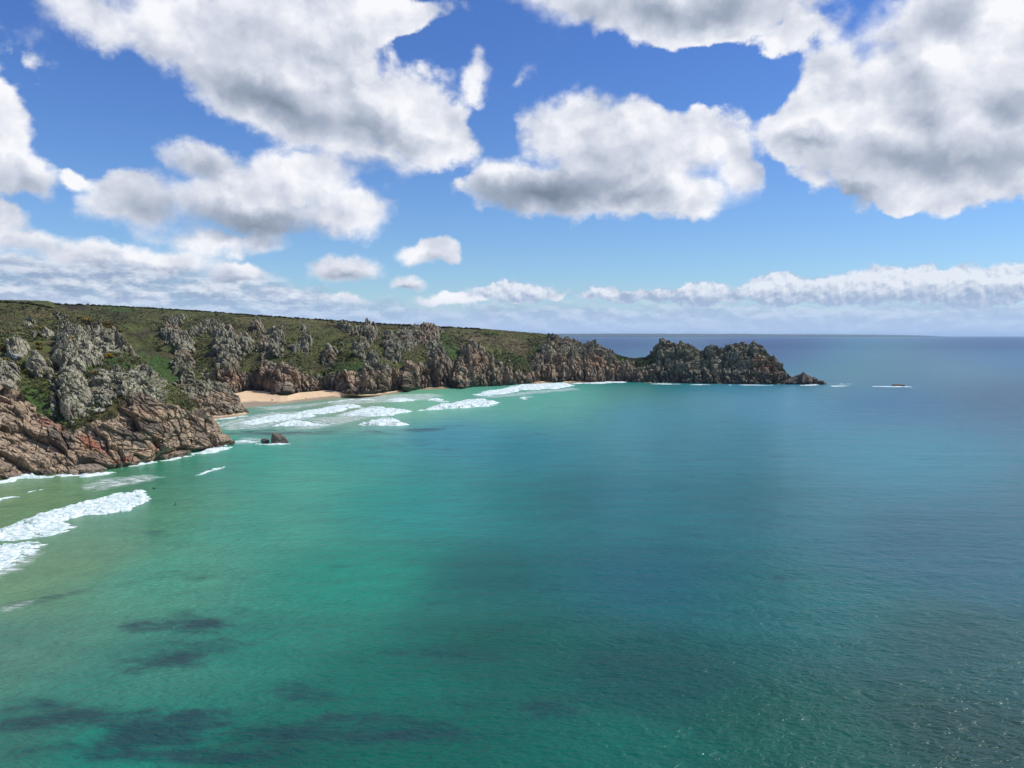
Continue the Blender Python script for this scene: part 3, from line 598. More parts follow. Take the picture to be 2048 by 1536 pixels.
# ------------------------------------------------------------------ beach
def build_beach():
    xs = np.linspace(430, 800, 180); n = 60
    top = G_FAR(xs) - 3; bot = np.interp(xs, [430,475,560,650,690,800], [822,816,808.5,798,795,790])
    a = on_z(xs, top, 3.6); b = on_z(xs, bot, 0.0); t = np.linspace(-.15, 2.0, n)[:, None, None]
    P = a[None] * (1 - t) + b[None] * t; P[..., 2] = 3.6 * (1 - t[..., 0]) - 1.2 * np.clip(t[..., 0] - 1, 0, 1) * 1
    P[..., 2] += (fbm(P / 25., 3, 5) - .5) * .8
    P[..., 2] = np.where((xs > 700)[None], P[..., 2] - (xs[None] - 700) * .05, P[..., 2])
    tag(mesh_obj('beach', P.reshape(-1, 3), grid_faces(n, len(xs)), M_SAND, smooth=True), kind='structure')
    # the thin strip of sand under the second headland and the cove sand under the far cliffs
    for i, (pts, w) in enumerate([([(398,839),(430,837.5),(470,833),(492,829)], 9), ([(1060,768),(1085,767),(1110,765.5)], 16), ([(1120,766.5),(1155,765.5),(1200,765)], 10), ([(655,793),(700,795),(745,793),(790,786),(812,784.5)], 12), ([(840,779.5),(875,777.5),(900,777)], 12)]):
        q = np.array([on_z(*p) for p in pts]); s = np.linspace(0, 1, 60); k = np.linspace(0, 1, len(q))
        c = np.stack([np.interp(s, k, q[:, j]) for j in range(3)], -1); tv = np.linspace(-1, 1, 14)
        P = c[None] + tv[:, None, None] * np.array([0, w, 0]); P[..., 2] = .6 - 1.3 * (tv[:, None] < 0) * tv[:, None] ** 2 - .2 + (tv[:, None] > 0) * tv[:, None] * 1.2 - 2.0 * np.abs(s[None] * 2 - 1) ** 6 + (fbm(P / 6., 3, 9) - .5) * .8
        tag(mesh_obj('sand_strip', P.reshape(-1, 3), grid_faces(14, 60), M_SAND, smooth=True), kind='structure')
build_beach()

# ------------------------------------------------------------------ far coast on the horizon
def build_coast():
    xs = np.arange(900, 1901, 2.); Y = 36000.
    h = np.interp(xs, [900,1090,1300,1500,1700,1860,1885,1900], [7,7,7.3,6.4,5.4,4.0,2.2,0]) + (fbm(np.stack([xs / 30, 0 * xs, 0 * xs], -1), 4, 3) - .5) * 1.3
    z = np.maximum(h, 0) * Y / F + 60 * 0
    X = (xs - 1024) / F * Y; rows = []
    for dy, k in ((0, -.2), (100, .35), (800, .8), (2500, 1.), (5000, .8), (8000, -.2)):
        zz = z * k if k > 0 else np.full_like(z, -8.)
        rows.append(np.stack([X, np.full_like(X, Y + dy), zz], -1))
    P = np.stack(rows, 0)
    tag(mesh_obj('distant_coast', P.reshape(-1, 3), grid_faces(len(rows), len(xs)), M_COAST), kind='structure')
build_coast()

# ------------------------------------------------------------------ loose rocks
def rock_mesh(seed, size=(1, 1, 1), sub=4, rough=.12, planes=16, cut=.62):
    rng = np.random.RandomState(seed); bm = bmesh.new(); bmesh.ops.create_icosphere(bm, subdivisions=sub, radius=1)
    V = np.array([v.co[:] for v in bm.verts]); Fc = np.array([[v.index for v in f.verts] for f in bm.faces]); bm.free()
    n = rng.normal(size=(planes, 3)); n /= np.linalg.norm(n, axis=1, keepdims=True); d = cut + (1 - cut) * rng.rand(planes)
    dt = V @ n.T; r = np.where(dt > .05, d[None] / np.maximum(dt, .05), 9).min(1); r = np.minimum(r, 1.15)
    r += (fbm(V * 2.2 + seed, 4, seed) - .5) * rough * 2
    F1, F2, c = voro(V * 1.7 + seed, seed); r -= .10 * (1 - sst(0, .12, F2 - F1)); r += (c - .5) * rough
    return (V * r[:, None]) * np.array(size), Fc
def boulder(name, px, py, w, h, mat, label, cat, group=None, seed=1, z=0., sub=4, depth=None, sink=.25, rot=0., Y=None):
    """w, h in photo pixels, standing with its foot where that pixel shows"""
    p = on_z(px, py, z) if Y is None else on_y(px, py, Y); s = p[1] / F
    V, Fc = rock_mesh(seed, (w * s / 2, (depth or w * .8) * s / 2, h * s * (1 + sink) * .5), sub)
    c, q = math.cos(R(rot)), math.sin(R(rot)); V = np.stack([c * V[:, 0] + q * V[:, 2], V[:, 1], -q * V[:, 0] + c * V[:, 2]], -1)
    o = mesh_obj(name, V, Fc, mat); o.location = (p[0], p[1], p[2] + h * s * (1 - sink) * .5)
    if label: tag(o, label, cat, group)
    return o
boulder('sea_rock', 557, 886, 42, 18, M_WET, 'large dark wedge-shaped rock standing in the turquoise shallows off the headland', 'sea rock', seed=4, depth=22, sub=5, rot=14)
boulder('sea_rock', 530, 886, 16, 10, M_WET, 'small dark rock in the sea against the left end of the large wedge-shaped rock', 'sea rock', seed=7, depth=12, rot=20)
boulder('shore_boulder', 178, 946, 62, 20, M_TAN, 'big brown boulder in the wash at the foot of the near cliff', 'boulder', seed=11, depth=40, sub=5, rot=4)
boulder('shore_boulder', 146, 949, 30, 12, M_TAN, 'smaller brown boulder touching the left side of the big wash boulder', 'boulder', seed=12, depth=24)
boulder('sea_rock', 1797, 772.6, 34, 4.5, M_WET, 'low black reef awash with white water, alone in the open sea', 'sea rock', seed=14, depth=16)
# black reef off the promontory
rf = bpy.data.objects.new('skerry', None); COL.objects.link(rf); p0 = on_z(1607, 768.5); rf.location = p0
tag(rf, 'black jagged low reef running into the sea off the right end of the promontory', 'sea rock')
for i, (x, w, h) in enumerate([(1578,26,10),(1590,20,15),(1598,18,20),(1606,18,23),(1616,20,18),(1626,24,14),(1638,22,9),(1586,24,9),(1612,40,10),(1646,12,4)]):
    p = on_z(x, 768.6); s = p[1] / F; V, Fc = rock_mesh(30 + i, (w * s / 2, w * s * .5, h * s * .62), 4, .16)
    o = mesh_obj('crag', V, Fc, M_WET, rf); o.location = Vector(p) + Vector((0, (i % 3) * 3, h * s * .38)) - Vector(p0)
print('rocks done')

def near_point(P, px, py):                               # the surface point that this bearing and height hit
    x, y, w = ray(px, py); Q = P.reshape(-1, 3); a = Q[:, 0] / Q[:, 1]; b = (Q[:, 2] - H) / Q[:, 1]
    k = np.argmin((a - x / y) ** 2 + (b - w / y) ** 2); return Q[k]
rng = random.Random(5)
G_B = 'loose stones lying on the grassy slope'
protos = {}
def stone(P, px, py, w, mat, key, label, group):
    if '|' in label: a, b = label.split('|'); label = a + next(w for lim, w in eval(b) if px < lim)
    q = near_point(P, px, py); s = q[1] / F
    if (key, mat.name) not in protos:
        V, Fc = rock_mesh(key, (1, .8, .7), 3); o = mesh_obj('boulder', V, Fc, mat); protos[(key, mat.name)] = o
    else:
        o = protos[(key, mat.name)].copy(); COL.objects.link(o)
    o.location = q; r = w * s / 2; o.scale = (r, r, r * rng.uniform(.8, 1.1)); o.rotation_euler = (rng.uniform(-.3, .3), rng.uniform(-.3, .3), rng.uniform(0, 6))
    tag(o, label, 'boulder', group)
for i in range(34):
    stone(Pn, 88 + rng.gauss(0, 1) * 12 + 16, rng.uniform(725, 840), rng.uniform(2.5, 7), M_PALE, 201 + i % 6, 'pale stone in the trail of loose stones left of the lower granite pillar', 'pale stones trailing down the green hollow')
for i in range(60):
    x = rng.uniform(0, 230); y = rng.uniform(640, 740)
    stone(Pn, x, y, rng.uniform(2, 5), M_PALE if i % 2 else M_GREY, 201 + i % 6, 'small grey stone in the rough grass |[(70,"at the left end of the near slope"),(150,"of the near slope around the tall pillars"),(999,"of the near slope right of the tall pillars")]', 'small stones in the rough grass of the near slope')
for i in range(90):
    x = rng.uniform(260, 1180); y = C_FAR(x) + 8 + rng.random() ** 1.2 * 80
    if y > T_FAR(x): continue
    stone(Pf, x, y, rng.uniform(1.6, 4.5), M_PALE if i % 3 else M_GREY, 201 + i % 6, 'small grey stone on the far slope |[(430,"above the green gully"),(680,"above the sand"),(900,"above the bay surf"),(9999,"around the brown grassy bowl")]', 'small stones on the far green slope')
for i in range(70):
    x = rng.uniform(1205, 1400); y = rng.uniform(752, 765) if x < 1300 else rng.uniform(758, 767)
    p = on_z(x, 765); stone(Pf if x < 1290 else np.array([[on_z(x, 766)]]), x, y, rng.uniform(3, 7), M_TAN, 211 + i % 5, 'pale brown boulder |[(1250,"at the foot of the pinkish cliff by the cave"),(1310,"on the boulder beach joining cliff and promontory"),(9999,"under the left tor of the promontory")]', 'boulders along the foot of the promontory')
for i in range(50):
    x = rng.choice([rng.uniform(1400, 1570), rng.uniform(700, 1080), rng.uniform(380, 495)]); y = (G_HEAD(x) if x > 1300 else G_FAR(x) if x > 600 else G_MID(x)) - .3
    q = np.array([[on_z(x, y + .3)]]); stone(q, x, y, rng.uniform(4, 9), M_WET if x > 1300 or i % 2 else M_TAN, 211 + i % 5, 'rough wet boulder at the waterline |[(500,"under the middle headland"),(900,"under the brown cliffs right of the sand"),(1200,"under the cliffs below the grassy bowl"),(9999,"under the promontory")]', 'wet boulders at the foot of the far cliffs')
for (x, y, w, l) in [(92,778,4,0),(36,712,22,'angular grey block tilted over a dark hollow at the left of the slope'),(15,770,30,'grey slab at the far left edge above the orange rock'),(100,752,12,0),(200,822,32,'pale flat diamond-shaped slab on the near slope below the grey outcrops'),(265,745,22,'pale blunt block poking out above the orange rocks'),(112,716,0,0)]:
    if l:
        q = near_point(Pn, x, y); s = q[1] / F; V, Fc = rock_mesh(int(x) + 3, (w * s / 2, w * s * .45, w * s * .3), 4)
        o = mesh_obj('boulder', V, Fc, M_PALE if w != 30 else M_GREY); o.location = q; tag(o, l, 'boulder')
q = near_point(Pf, 489, 768); V, Fc = rock_mesh(77, (.9, .8, 3.2), 3); o = mesh_obj('standing_stone', V, Fc, M_PALE); o.location = q + np.array([0, -2, 1]); tag(o, 'thin white upright stone on the cliff ledge above the left end of the sand', 'boulder')

# ------------------------------------------------------------------ shrubs
def leaf_cloud(n, size, leaf, seed, flat=.55):
    r = np.random.RandomState(seed); d = r.normal(size=(n, 3)); d /= np.linalg.norm(d, axis=1, keepdims=True)
    lump = .62 + .6 * fbm(d * 1.8 + seed, 3, seed); rad = (r.rand(n) ** .33) * lump
    c = d * rad[:, None] * np.array(size); c[:, 2] = np.abs(c[:, 2]) * 1.0
    a = r.normal(size=(n, 3)); a /= np.linalg.norm(a, axis=1, keepdims=True); b = np.cross(a, r.normal(size=(n, 3))); b /= np.linalg.norm(b, axis=1, keepdims=True)
    s = leaf * (.5 + r.rand(n, 1)); V = np.stack([c - a * s, c + b * s * .6, c + a * s, c - b * s * .6], 1).reshape(-1, 3)
    return V, np.arange(4 * n).reshape(n, 4)
GG = 'flowering gorse bushes on the slopes'
gproto = []
def gorse(P, px, py, w, h, flo, label, k):
    q = near_point(P, px, py + h * .3); s = q[1] / F
    e = bpy.data.objects.new('gorse_bush', None); COL.objects.link(e); e.location = q; tag(e, label, 'gorse bush', GG)
    V, Fc = leaf_cloud(900, (w * s / 2, w * s * .4, h * s * .8), .35, k); mesh_obj('foliage', V, Fc, M_GORSE, e)
    V, Fc = leaf_cloud(int(700 * flo), (w * s / 2 * .95, w * s * .42, h * s * .86), .26, k + 60); mesh_obj('flowers', V, Fc, M_FLOWER, e)
for k, (x, y, w, h, f, l) in enumerate([(78,657,16,8,1,'bright yellow gorse bush beside the small grey crag at top left'),(145,678,18,9,1.4,'bright orange-yellow gorse bush on top of the tall upper granite pillar'),(175,640,26,9,.7,'wide yellow gorse bush on the brown hilltop slope'),
    (210,646,18,10,.6,'yellow gorse bush just right of the widest hilltop gorse'),(219,710,20,8,1.4,'golden gorse bush in the middle of the grey outcrops'),(242,721,10,5,1.2,'small golden gorse bush right of the grey outcrops, lower edge'),(32,728,16,8,.8,'orange gorse bush between the pale angular outcrop and the rounded one'),
    (53,742,16,9,1,'orange gorse bush just left of the rounded outcrop'),(4,695,16,16,.6,'yellow-green gorse bush at the far left edge'),(190,745,18,8,.9,'orange gorse bush on the green ledge right of the pillars'),(60,752,10,4,1,'small orange gorse bush under the rounded outcrop'),
    (190,668,14,8,.4,'half-flowering gorse bush behind the upper pillar'),(382,685,6,4,1.2,'tiny orange gorse bush on top of the tall crag by the gully'),(462,668,18,6,.5,'yellow-green gorse bush on the crown of the streaked buttress'),
    (780,657,34,7,.5,'orange-brown gorse thicket just below the far skyline'),(600,662,20,6,.35,'faint orange gorse bush on the far slope above the rounded crag'),(740,650,40,5,.3,'low rusty gorse thicket under the far skyline hedge'),(12,720,18,7,.5,'green and yellow gorse bush by the left edge below the angular outcrop')]):
    gorse(Pn if x < 250 else Pf, x, y, w, h, f, l, k + 1)

rg = random.Random(12)
for k in range(16):
    x = rg.choice([rg.gauss(180, 22), rg.gauss(85, 25), rg.gauss(225, 14)]); y = rg.uniform(634, 662) if x > 140 else rg.uniform(650, 750)
    gorse(Pn, x, y, rg.uniform(8, 16), rg.uniform(4, 7), rg.uniform(.3, .9), 'small patch of yellow gorse in the turf of the ' + ('upper slope above the grey pillars' if x > 140 else 'grass left of the grey pillars'), 60 + k)
# hedges along the skyline
def hedge(P, x0, x1, h, label, k, crest):
    xs = np.linspace(x0, x1, max(6, int((x1 - x0) / 3))); Vs, Fs, n = [], [], 0
    e0 = None
    rh = random.Random(k)
    for i, x in enumerate(xs):
        if rh.random() < .3: continue
        q = near_point(P, x, crest(x) + 1.0 + rh.uniform(0, 1.2)); s = q[1] / F
        if e0 is None: e0 = q
        V, Fc = leaf_cloud(170, (3.2 * s, 2.5 * s, h * s * (.6 + .9 * fbm(np.array([[x / 9., 0, k]]), 3, k)[0])), .75, k * 100 + i); Vs.append(V + q - e0); Fs.append(Fc + n); n += len(V)
    o = mesh_obj('hedge', np.concatenate(Vs), np.concatenate(Fs), M_HEDGE); o.location = e0
    tag(o, label, 'hedge', 'dark hedges along the hilltop skyline')
hedge(Pf, 108, 200, 3, 'dark hedge on the skyline at far left, dipping after the first rise', 1, C_FAR)
hedge(Pn, 0, 100, 2.2, 'dark hedge on the skyline in the top left corner of the land', 2, C_NEAR)
hedge(Pf, 205, 420, 1.8, 'long low hedge on the skyline above the grey castle-shaped crag', 3, C_FAR)
hedge(Pf, 425, 640, 2.2, 'low hedge on the skyline above the left end of the sand', 4, C_FAR)
hedge(Pf, 640, 740, 2.8, 'bumpy dark hedge on the skyline above the small bay surf', 5, C_FAR)
hedge(Pf, 745, 960, 2.6, 'darkest long hedge on the skyline right of the bumpy one', 6, C_FAR)

# dense low heath over the slopes: nobody could count it
def heath():
    Pn_ = (Pn, ROCKS['near_cliff']); Pf_ = (Pf, ROCKS['far_cliff'])
    r = np.random.RandomState(3); Vs, Fs, n = [], [], 0
    for (P, K), cnt in ((Pn_, 34000), (Pf_, 52000)):
        q = P[1:K.shape[0] + 1]; i = r.randint(0, q.shape[0], cnt * 2); j = r.randint(0, q.shape[1], cnt * 2); c = q[i, j]
        patch = fbm(c / 30., 3, 11) ; c = c[(patch > .42) & (K[i, j] < .25)][:cnt]; k = len(c)
        a = r.normal(size=(k, 3)); a /= np.linalg.norm(a, axis=1, keepdims=True); b = np.cross(a, r.normal(size=(k, 3))); b /= np.linalg.norm(b, axis=1, keepdims=True)
        s = (.25 + .4 * r.rand(k, 1)) * (c[:, 1:2] / 600) ** .6; c = c + np.array([0, -.1, .2])
        Vs.append(np.stack([c - a * s, c + b * s * .7, c + a * s, c - b * s * .7], 1).reshape(-1, 3)); Fs.append(np.arange(4 * k).reshape(k, 4) + n); n += 4 * k
    tag(mesh_obj('heath', np.concatenate(Vs), np.concatenate(Fs), M_HEATH), 'low olive heath and bracken covering the slopes', 'heath', kind='stuff')

def mounds():
    r = np.random.RandomState(8); Vs, Fs, n = [], [], 0
    for P, K, cnt in ((Pn, ROCKS['near_cliff'], 900), (Pf, ROCKS['far_cliff'], 2300)):
        q = P[1:K.shape[0] + 1]; i = r.randint(int(K.shape[0] * .25), K.shape[0] - 8, cnt * 4); j = r.randint(120, K.shape[1], cnt * 4); c = q[i, j]
        ok = (K[i, j] < .2) & (fbm(c / 38., 3, 31) > .48); c = c[ok][:cnt]
        for p in c:
            h = r.uniform(.6, 1.3) * (p[1] / 600) ** .5; V, Fc = leaf_cloud(26, (h * 1.7, h * 1.4, h), h * .42, r.randint(1e6)); Vs.append(V + p); Fs.append(Fc + n); n += len(V)
    tag(mesh_obj('scrub', np.concatenate(Vs), np.concatenate(Fs), M_SCRUB), 'dark green bramble and gorse scrub dotted over the slopes', 'scrub', kind='stuff')
heath(); mounds()
def tube(path, radii, sides=6):
    V, Fc = [], []; n = len(path)
    for i in range(n):
        d = np.array(path[min(i + 1, n - 1)]) - np.array(path[max(i - 1, 0)]); d = d / np.linalg.norm(d); u = np.cross(d, [0, 1, 0.01]); u /= np.linalg.norm(u); v = np.cross(d, u)
        for k in range(sides): a = 2 * math.pi * k / sides; V.append(np.array(path[i]) + radii[i] * (math.cos(a) * u + math.sin(a) * v))
    for i in range(n - 1):
        for k in range(sides): Fc.append([i * sides + k, i * sides + (k + 1) % sides, (i + 1) * sides + (k + 1) % sides, (i + 1) * sides + k])
    return V, Fc
def bare_shrub(px, py, h, lean, label, k, thick=1., nb=9):
    q = near_point(Pn, px, py); s = q[1] / F; r = random.Random(k); V, Fc = [], []
    def grow(p, ang, ln, rad, lv):
        pts = [p]; rr = [rad]
        for i in range(6):
            ang += r.uniform(-.16, .16); pts.append((pts[-1][0] + math.sin(ang) * ln / 6, pts[-1][1] + r.uniform(-.2, .2), pts[-1][2] + math.cos(ang) * ln / 6)); rr.append(rad * (1 - .14 * (i + 1)))
        v, f = tube(pts, rr); Fc.extend([[a + len(V) for a in q_] for q_ in f]); V.extend(v)
        if lv < 3:
            for b in range(nb if lv == 0 else 4): j = r.randint(2, 6); grow(pts[j], ang + r.uniform(-.9, .9), ln * r.uniform(.3, .5), rr[j] * .55, lv + 1)
    grow((0, 0, 0), lean, h * s, .22 * thick, 0)
    o = mesh_obj('bare_shrub', V, Fc, M_TWIG); o.location = q + np.array([0, -5, 0]); tag(o, label, 'bare shrub', 'dark leafless shrubs on the near cliff')
bare_shrub(82, 905, 72, .32, 'dark leafless branching shrub against the brown slabs at far left', 1, 1.1, 10)
bare_shrub(309, 850, 60, -.06, 'thin leafless stem rising over the orange rock band, left of its twin', 2, .55, 4)
bare_shrub(318, 850, 56, .12, 'thin forked leafless stem over the orange rock band, right of its twin', 3, .5, 4)

# ------------------------------------------------------------------ surf
def poly_field(X, Y, poly):
    d = np.full(X.shape, 1e9); ins = np.zeros(X.shape, bool); n = len(poly)
    for i in range(n):
        ax, ay = poly[i]; bx, by = poly[(i + 1) % n]; ex, ey = bx - ax, by - ay; L = ex * ex + ey * ey + 1e-9
        t = np.clip(((X - ax) * ex + (Y - ay) * ey) / L, 0, 1); d = np.minimum(d, np.hypot(X - ax - t * ex, (Y - ay - t * ey)))
        c = ((ay > Y) != (by > Y)) & (X < ex * (Y - ay) / (ey + 1e-12) + ax); ins ^= c
    return np.where(ins, d, -d)
WAVES = 'lines of white surf'
def surf(pts, label, hgt=.8, lace=.5, seed=1, mat=None, group=WAVES, name='breaking_wave', soft=1.5):
    if 7 <= seed < 20: lace = max(lace + .2, .60); hgt *= 1.3
    poly = [tuple(on_z(*p)[:2]) for p in pts]; a = np.array(poly); lo, hi = a.min(0) - 3, a.max(0) + 3
    Ym = a[:, 1].mean(); stx = max(.25, Ym / F * .8); sty = max(.35, min(stx * 2.2, (hi[1] - lo[1]) / 34))
    nx = min(int((hi[0] - lo[0]) / stx) + 2, 640); ny = min(int((hi[1] - lo[1]) / sty) + 2, 380)
    X, Y = np.meshgrid(np.linspace(lo[0], hi[0], nx), np.linspace(lo[1], hi[1], ny))
    P = np.stack([X, Y, 0 * X], -1); sc = Ym / 300.
    f = poly_field(X + (fbm(P / (4 * sc), 3, seed) - .5) * 6 * sc, Y + (fbm(P / (4 * sc), 3, seed + 3) - .5) * 8 * sc, poly)
    inner = sst(-soft * sc * .2, soft * sc, f)
    n = fbm(P / np.array([2.4 * sc, 1.2 * sc, 1]), 5, seed + 7, .65)
    q = inner - lace * 1.7 * sst(.44, .62, n) * (1 - .35 * sst(0, 9 * sc, f)) - .12
    Z = hgt * sst(0, 3. * sc, f) * (.25 + 1.1 * fbm(P / (1.6 * sc), 4, seed + 11, .6)) * sst(-.1, .4, q) + np.where(q > 0, .07, 0) - .3 * np.clip(-q, 0, .4) 
    V = np.stack([X, Y, Z], -1).reshape(-1, 3); Fc = grid_faces(ny, nx); keep = (q.ravel()[Fc].max(1) > -.02)
    if keep.sum() < 4: return
    e = np.clip(inner * 1.2, 0, 1).ravel()
    o = split(name, V, Fc, keep, mat or M_FOAM, {'edge': e}, smooth=True)
    tag(o, label, 'wave', group)
def strip(pts, w):                                          # pixel polyline -> thin pixel polygon
    up = [(x, y - w * k) for (x, y), k in zip(pts, np.sin(np.linspace(.25, math.pi - .25, len(pts))))]; dn = [(x, y + w * k) for (x, y), k in zip(pts, np.sin(np.linspace(.25, math.pi - .25, len(pts))))]
    return up + dn[::-1]
surf([(-90,1090),(0,1058),(60,1034),(110,1017),(180,1001),(240,986),(285,980),(300,985),(296,998),(270,1018),(225,1026),(180,1030),(140,1036),(125,1046),(0,1074),(-90,1110)], 'longest white breaker running in diagonally at the left edge, near the camera', .9, .72, 1)
surf([(-60,1080),(0,1066),(60,1048),(120,1040),(160,1054),(110,1068),(60,1076),(0,1082),(-60,1100)], 'lacy white foam trailing below the longest left breaker', .3, 1., 2, group='lacy foam behind breakers')
surf([(-70,1100),(0,1088),(50,1084),(90,1088),(70,1103),(50,1116),(25,1130),(0,1140),(-70,1160)], 'lacy white breaker at the left edge, nearest to the camera', .4, .85, 3)
surf(strip([(-20,1002),(0,999),(15,996),(28,995)], 2.2), 'short white crest at the left edge beyond the longest breaker', .4, .2, 4)
surf(strip([(55,985),(64,983),(72,980)], 1.2), 'tiny white crest right of the short crest at the left edge', .3, .1, 5)
surf(strip([(384,951),(400,946),(420,940),(440,935),(456,931)], 1.6), 'thin curved white crest off the near headland', .4, .25, 6)
surf([(712,850),(740,843),(775,834),(795,840),(816,850),(770,851)], 'bright white triangular breaker, right one of the two nearest in the bay', 1.4, .15, 7, soft=.8)
surf([(538,851),(570,845),(597,839),(625,845),(652,851),(600,852)], 'white triangular breaker behind the dark sea rock, left of its brighter twin', 1.2, .25, 8, soft=.8)
surf([(678,830),(710,821),(747,813),(785,818),(828,823),(800,826),(787,831),(730,832)], 'wide white peaked breaker in the middle of the bay', 1.3, .22, 9, soft=.8)
surf([(836,822),(870,812),(910,806),(942,798),(970,800),(998,805),(985,812),(950,815),(900,818)], 'long white breaker farthest out in the bay, right of the wide peaked one', 1.5, .15, 10, soft=.8)
surf([(584,825),(632,818),(700,807),(728,814),(690,820),(660,828),(620,830)], 'streaky white breaker close to the right end of the sand', .8, .4, 11)
surf([(470,846),(510,836),(555,829),(612,828),(640,832),(600,836),(560,842),(500,850)], 'broad ragged breaker left of the others, off the middle headland', .7, .45, 12)
surf([(767,803),(790,797),(805,794),(820,797),(836,802),(800,803)], 'small white breaker below the brown buttress at the end of the sand', .9, .3, 13)
surf([(847,801),(860,797),(875,796),(903,804),(885,804),(865,801)], 'small white breaker just behind the long farthest one', .9, .3, 14)
surf([(942,791),(975,782),(1005,776),(1040,770),(1075,767.5),(1120,766),(1152,770),(1130,775),(1100,779),(1050,780),(1025,786),(987,789)], 'big sheet of white surf along the foot of the far cliff', 1.1, .28, 15, soft=.8)
surf(strip([(944,792),(960,791),(987,791)], 1.2), 'thin white crest under the big far sheet of surf', .6, .2, 16)
surf([(1036,801),(1045,796),(1062,792),(1064,796),(1050,799)], 'small lone white crest out in front of the far surf', .8, .15, 17)
surf(strip([(1140,768),(1180,766.5),(1220,765),(1262,764)], 1.8), 'thin white line of surf below the pinkish cliff and the cave', .7, .25, 18)
surf(strip([(640,807),(670,803),(700,799),(720,797)], 1.1), 'thin pale wavelet off the right end of the sand', .4, .4, 19)
surf(strip([(716,800),(740,799),(757,800)], 1.0), 'thin white crest off the right end of the sand, outside the pale wavelet', .4, .3, 20)
WA = 'thin bubbly foam spread over the bay'
def wash(pts, label, seed): surf(pts, label, .03, .0, seed, M_WASH, WA, 'foam_patch', soft=6)
wash([(420,848),(470,836),(530,824),(600,822),(640,836),(560,850),(520,860),(440,862)], 'thin pale foam spread behind the breakers at the left of the bay', 21)
wash([(640,806),(720,792),(800,788),(860,786),(900,790),(860,800),(760,806),(660,812)], 'thin pale foam off the foot of the brown cliffs', 22)
wash([(560,862),(620,836),(700,830),(760,832),(700,846),(640,858)], 'thin pale foam between the two triangular breakers', 23)
wash([(940,796),(980,790),(1080,780),(1150,774),(1160,780),(1080,788),(1000,796)], 'thin pale foam in front of the big far sheet of surf', 24)
wash([(455,886),(480,876),(520,872),(545,880),(500,888),(470,890)], 'thin pale wash between the near headland tip and the dark sea rock', 25)
wash([(150,975),(200,958),(300,948),(330,955),(260,972),(180,985)], 'thin pale streaks on the shallow water beyond the longest breaker', 26)
wash([(500,812),(560,812),(640,804),(660,806),(600,818),(520,822)], 'thin pale foam at the edge of the sand', 27)
wash([(-60,1150),(0,1128),(40,1112),(80,1092),(96,1094),(70,1122),(24,1148),(-60,1182)], 'lacy fading foam along the lower edge of the nearest left breaker', 28)
wash([(0,1215),(20,1206),(60,1197),(80,1200),(50,1212),(0,1226)], 'faint bubbly streak of foam at the left edge, below the breakers', 29)
SH = 'white water along the foot of the rocks'
for i, (pts, w, l) in enumerate([([(-40,968),(0,964),(20,960),(40,954),(75,953),(110,952)], 4, 'white surge at the foot of the near cliff, at the left edge'),
    ([(30,956),(40,950),(50,947),(62,951),(80,953)], 5, 'tallest white splash on the near rocks at far left'),
    ([(108,951),(140,950),(170,951),(205,948),(225,945)], 2.6, 'white water curling round the wash boulder'),
    ([(118,942),(128,940),(140,942)], 2.6, 'small white pocket of foam behind the wash boulder'),
    ([(232,936),(255,931),(285,927),(318,923)], 3.6, 'white surge in the middle of the near cliff foot'),
    ([(312,923),(335,919),(360,915),(382,911)], 1.8, 'thin white edge of foam along the near cliff foot'),
    ([(382,909),(400,904),(420,902),(445,899),(463,893)], 4.2, 'white surge wrapping the right end of the near cliff'),
    ([(448,890),(453,885),(459,889)], 6, 'upright white splash at the tip of the near cliff'),
    ([(462,884),(480,882),(500,883),(520,882)], 1.6, 'white streak between the tip and the dark sea rock'),
    ([(511,887),(530,888.5),(555,889),(578,887)], 1.6, 'white collar of foam round the dark sea rock'),
    ([(413,841),(440,838),(470,835),(498,831)], 2.2, 'white edge of foam under the middle headland'),
    ([(418,847),(430,845),(442,845)], 2.2, 'short white patch of foam below the middle headland'),
    ([(1300,767.5),(1330,768),(1360,768.5)], .8, 'thin white line at the left foot of the promontory'),
    ([(1382,769),(1400,769.5),(1420,769.8)], 1.1, 'bright white line at the middle foot of the promontory'),
    ([(1448,770),(1460,770),(1466,770)], 1.1, 'short white dash at the foot of the promontory'),
    ([(1480,770.5),(1505,770.5),(1545,770.5)], .9, 'long thin white line at the right foot of the promontory'),
    ([(1592,771),(1615,770.5),(1640,769),(1655,768)], 1.1, 'white line of foam at the foot of the black reef'),
    ([(1664,772.5),(1685,773),(1700,772)], 1.2, 'white water breaking just right of the black reef'),
    ([(1680,769),(1695,769),(1706,768)], .9, 'small pale crest beyond the water right of the black reef'),
    ([(1740,773),(1765,773),(1800,774.2),(1832,774.5)], 1.3, 'long white streak round the low lone reef')]):
    surf(strip(pts, w), l, (2.4 if i in (1, 7) else 1.0 if i < 10 else .35), .35 if i < 10 else .7, 40 + i, group=SH, name='shore_foam', soft=.8)
print('surf done')

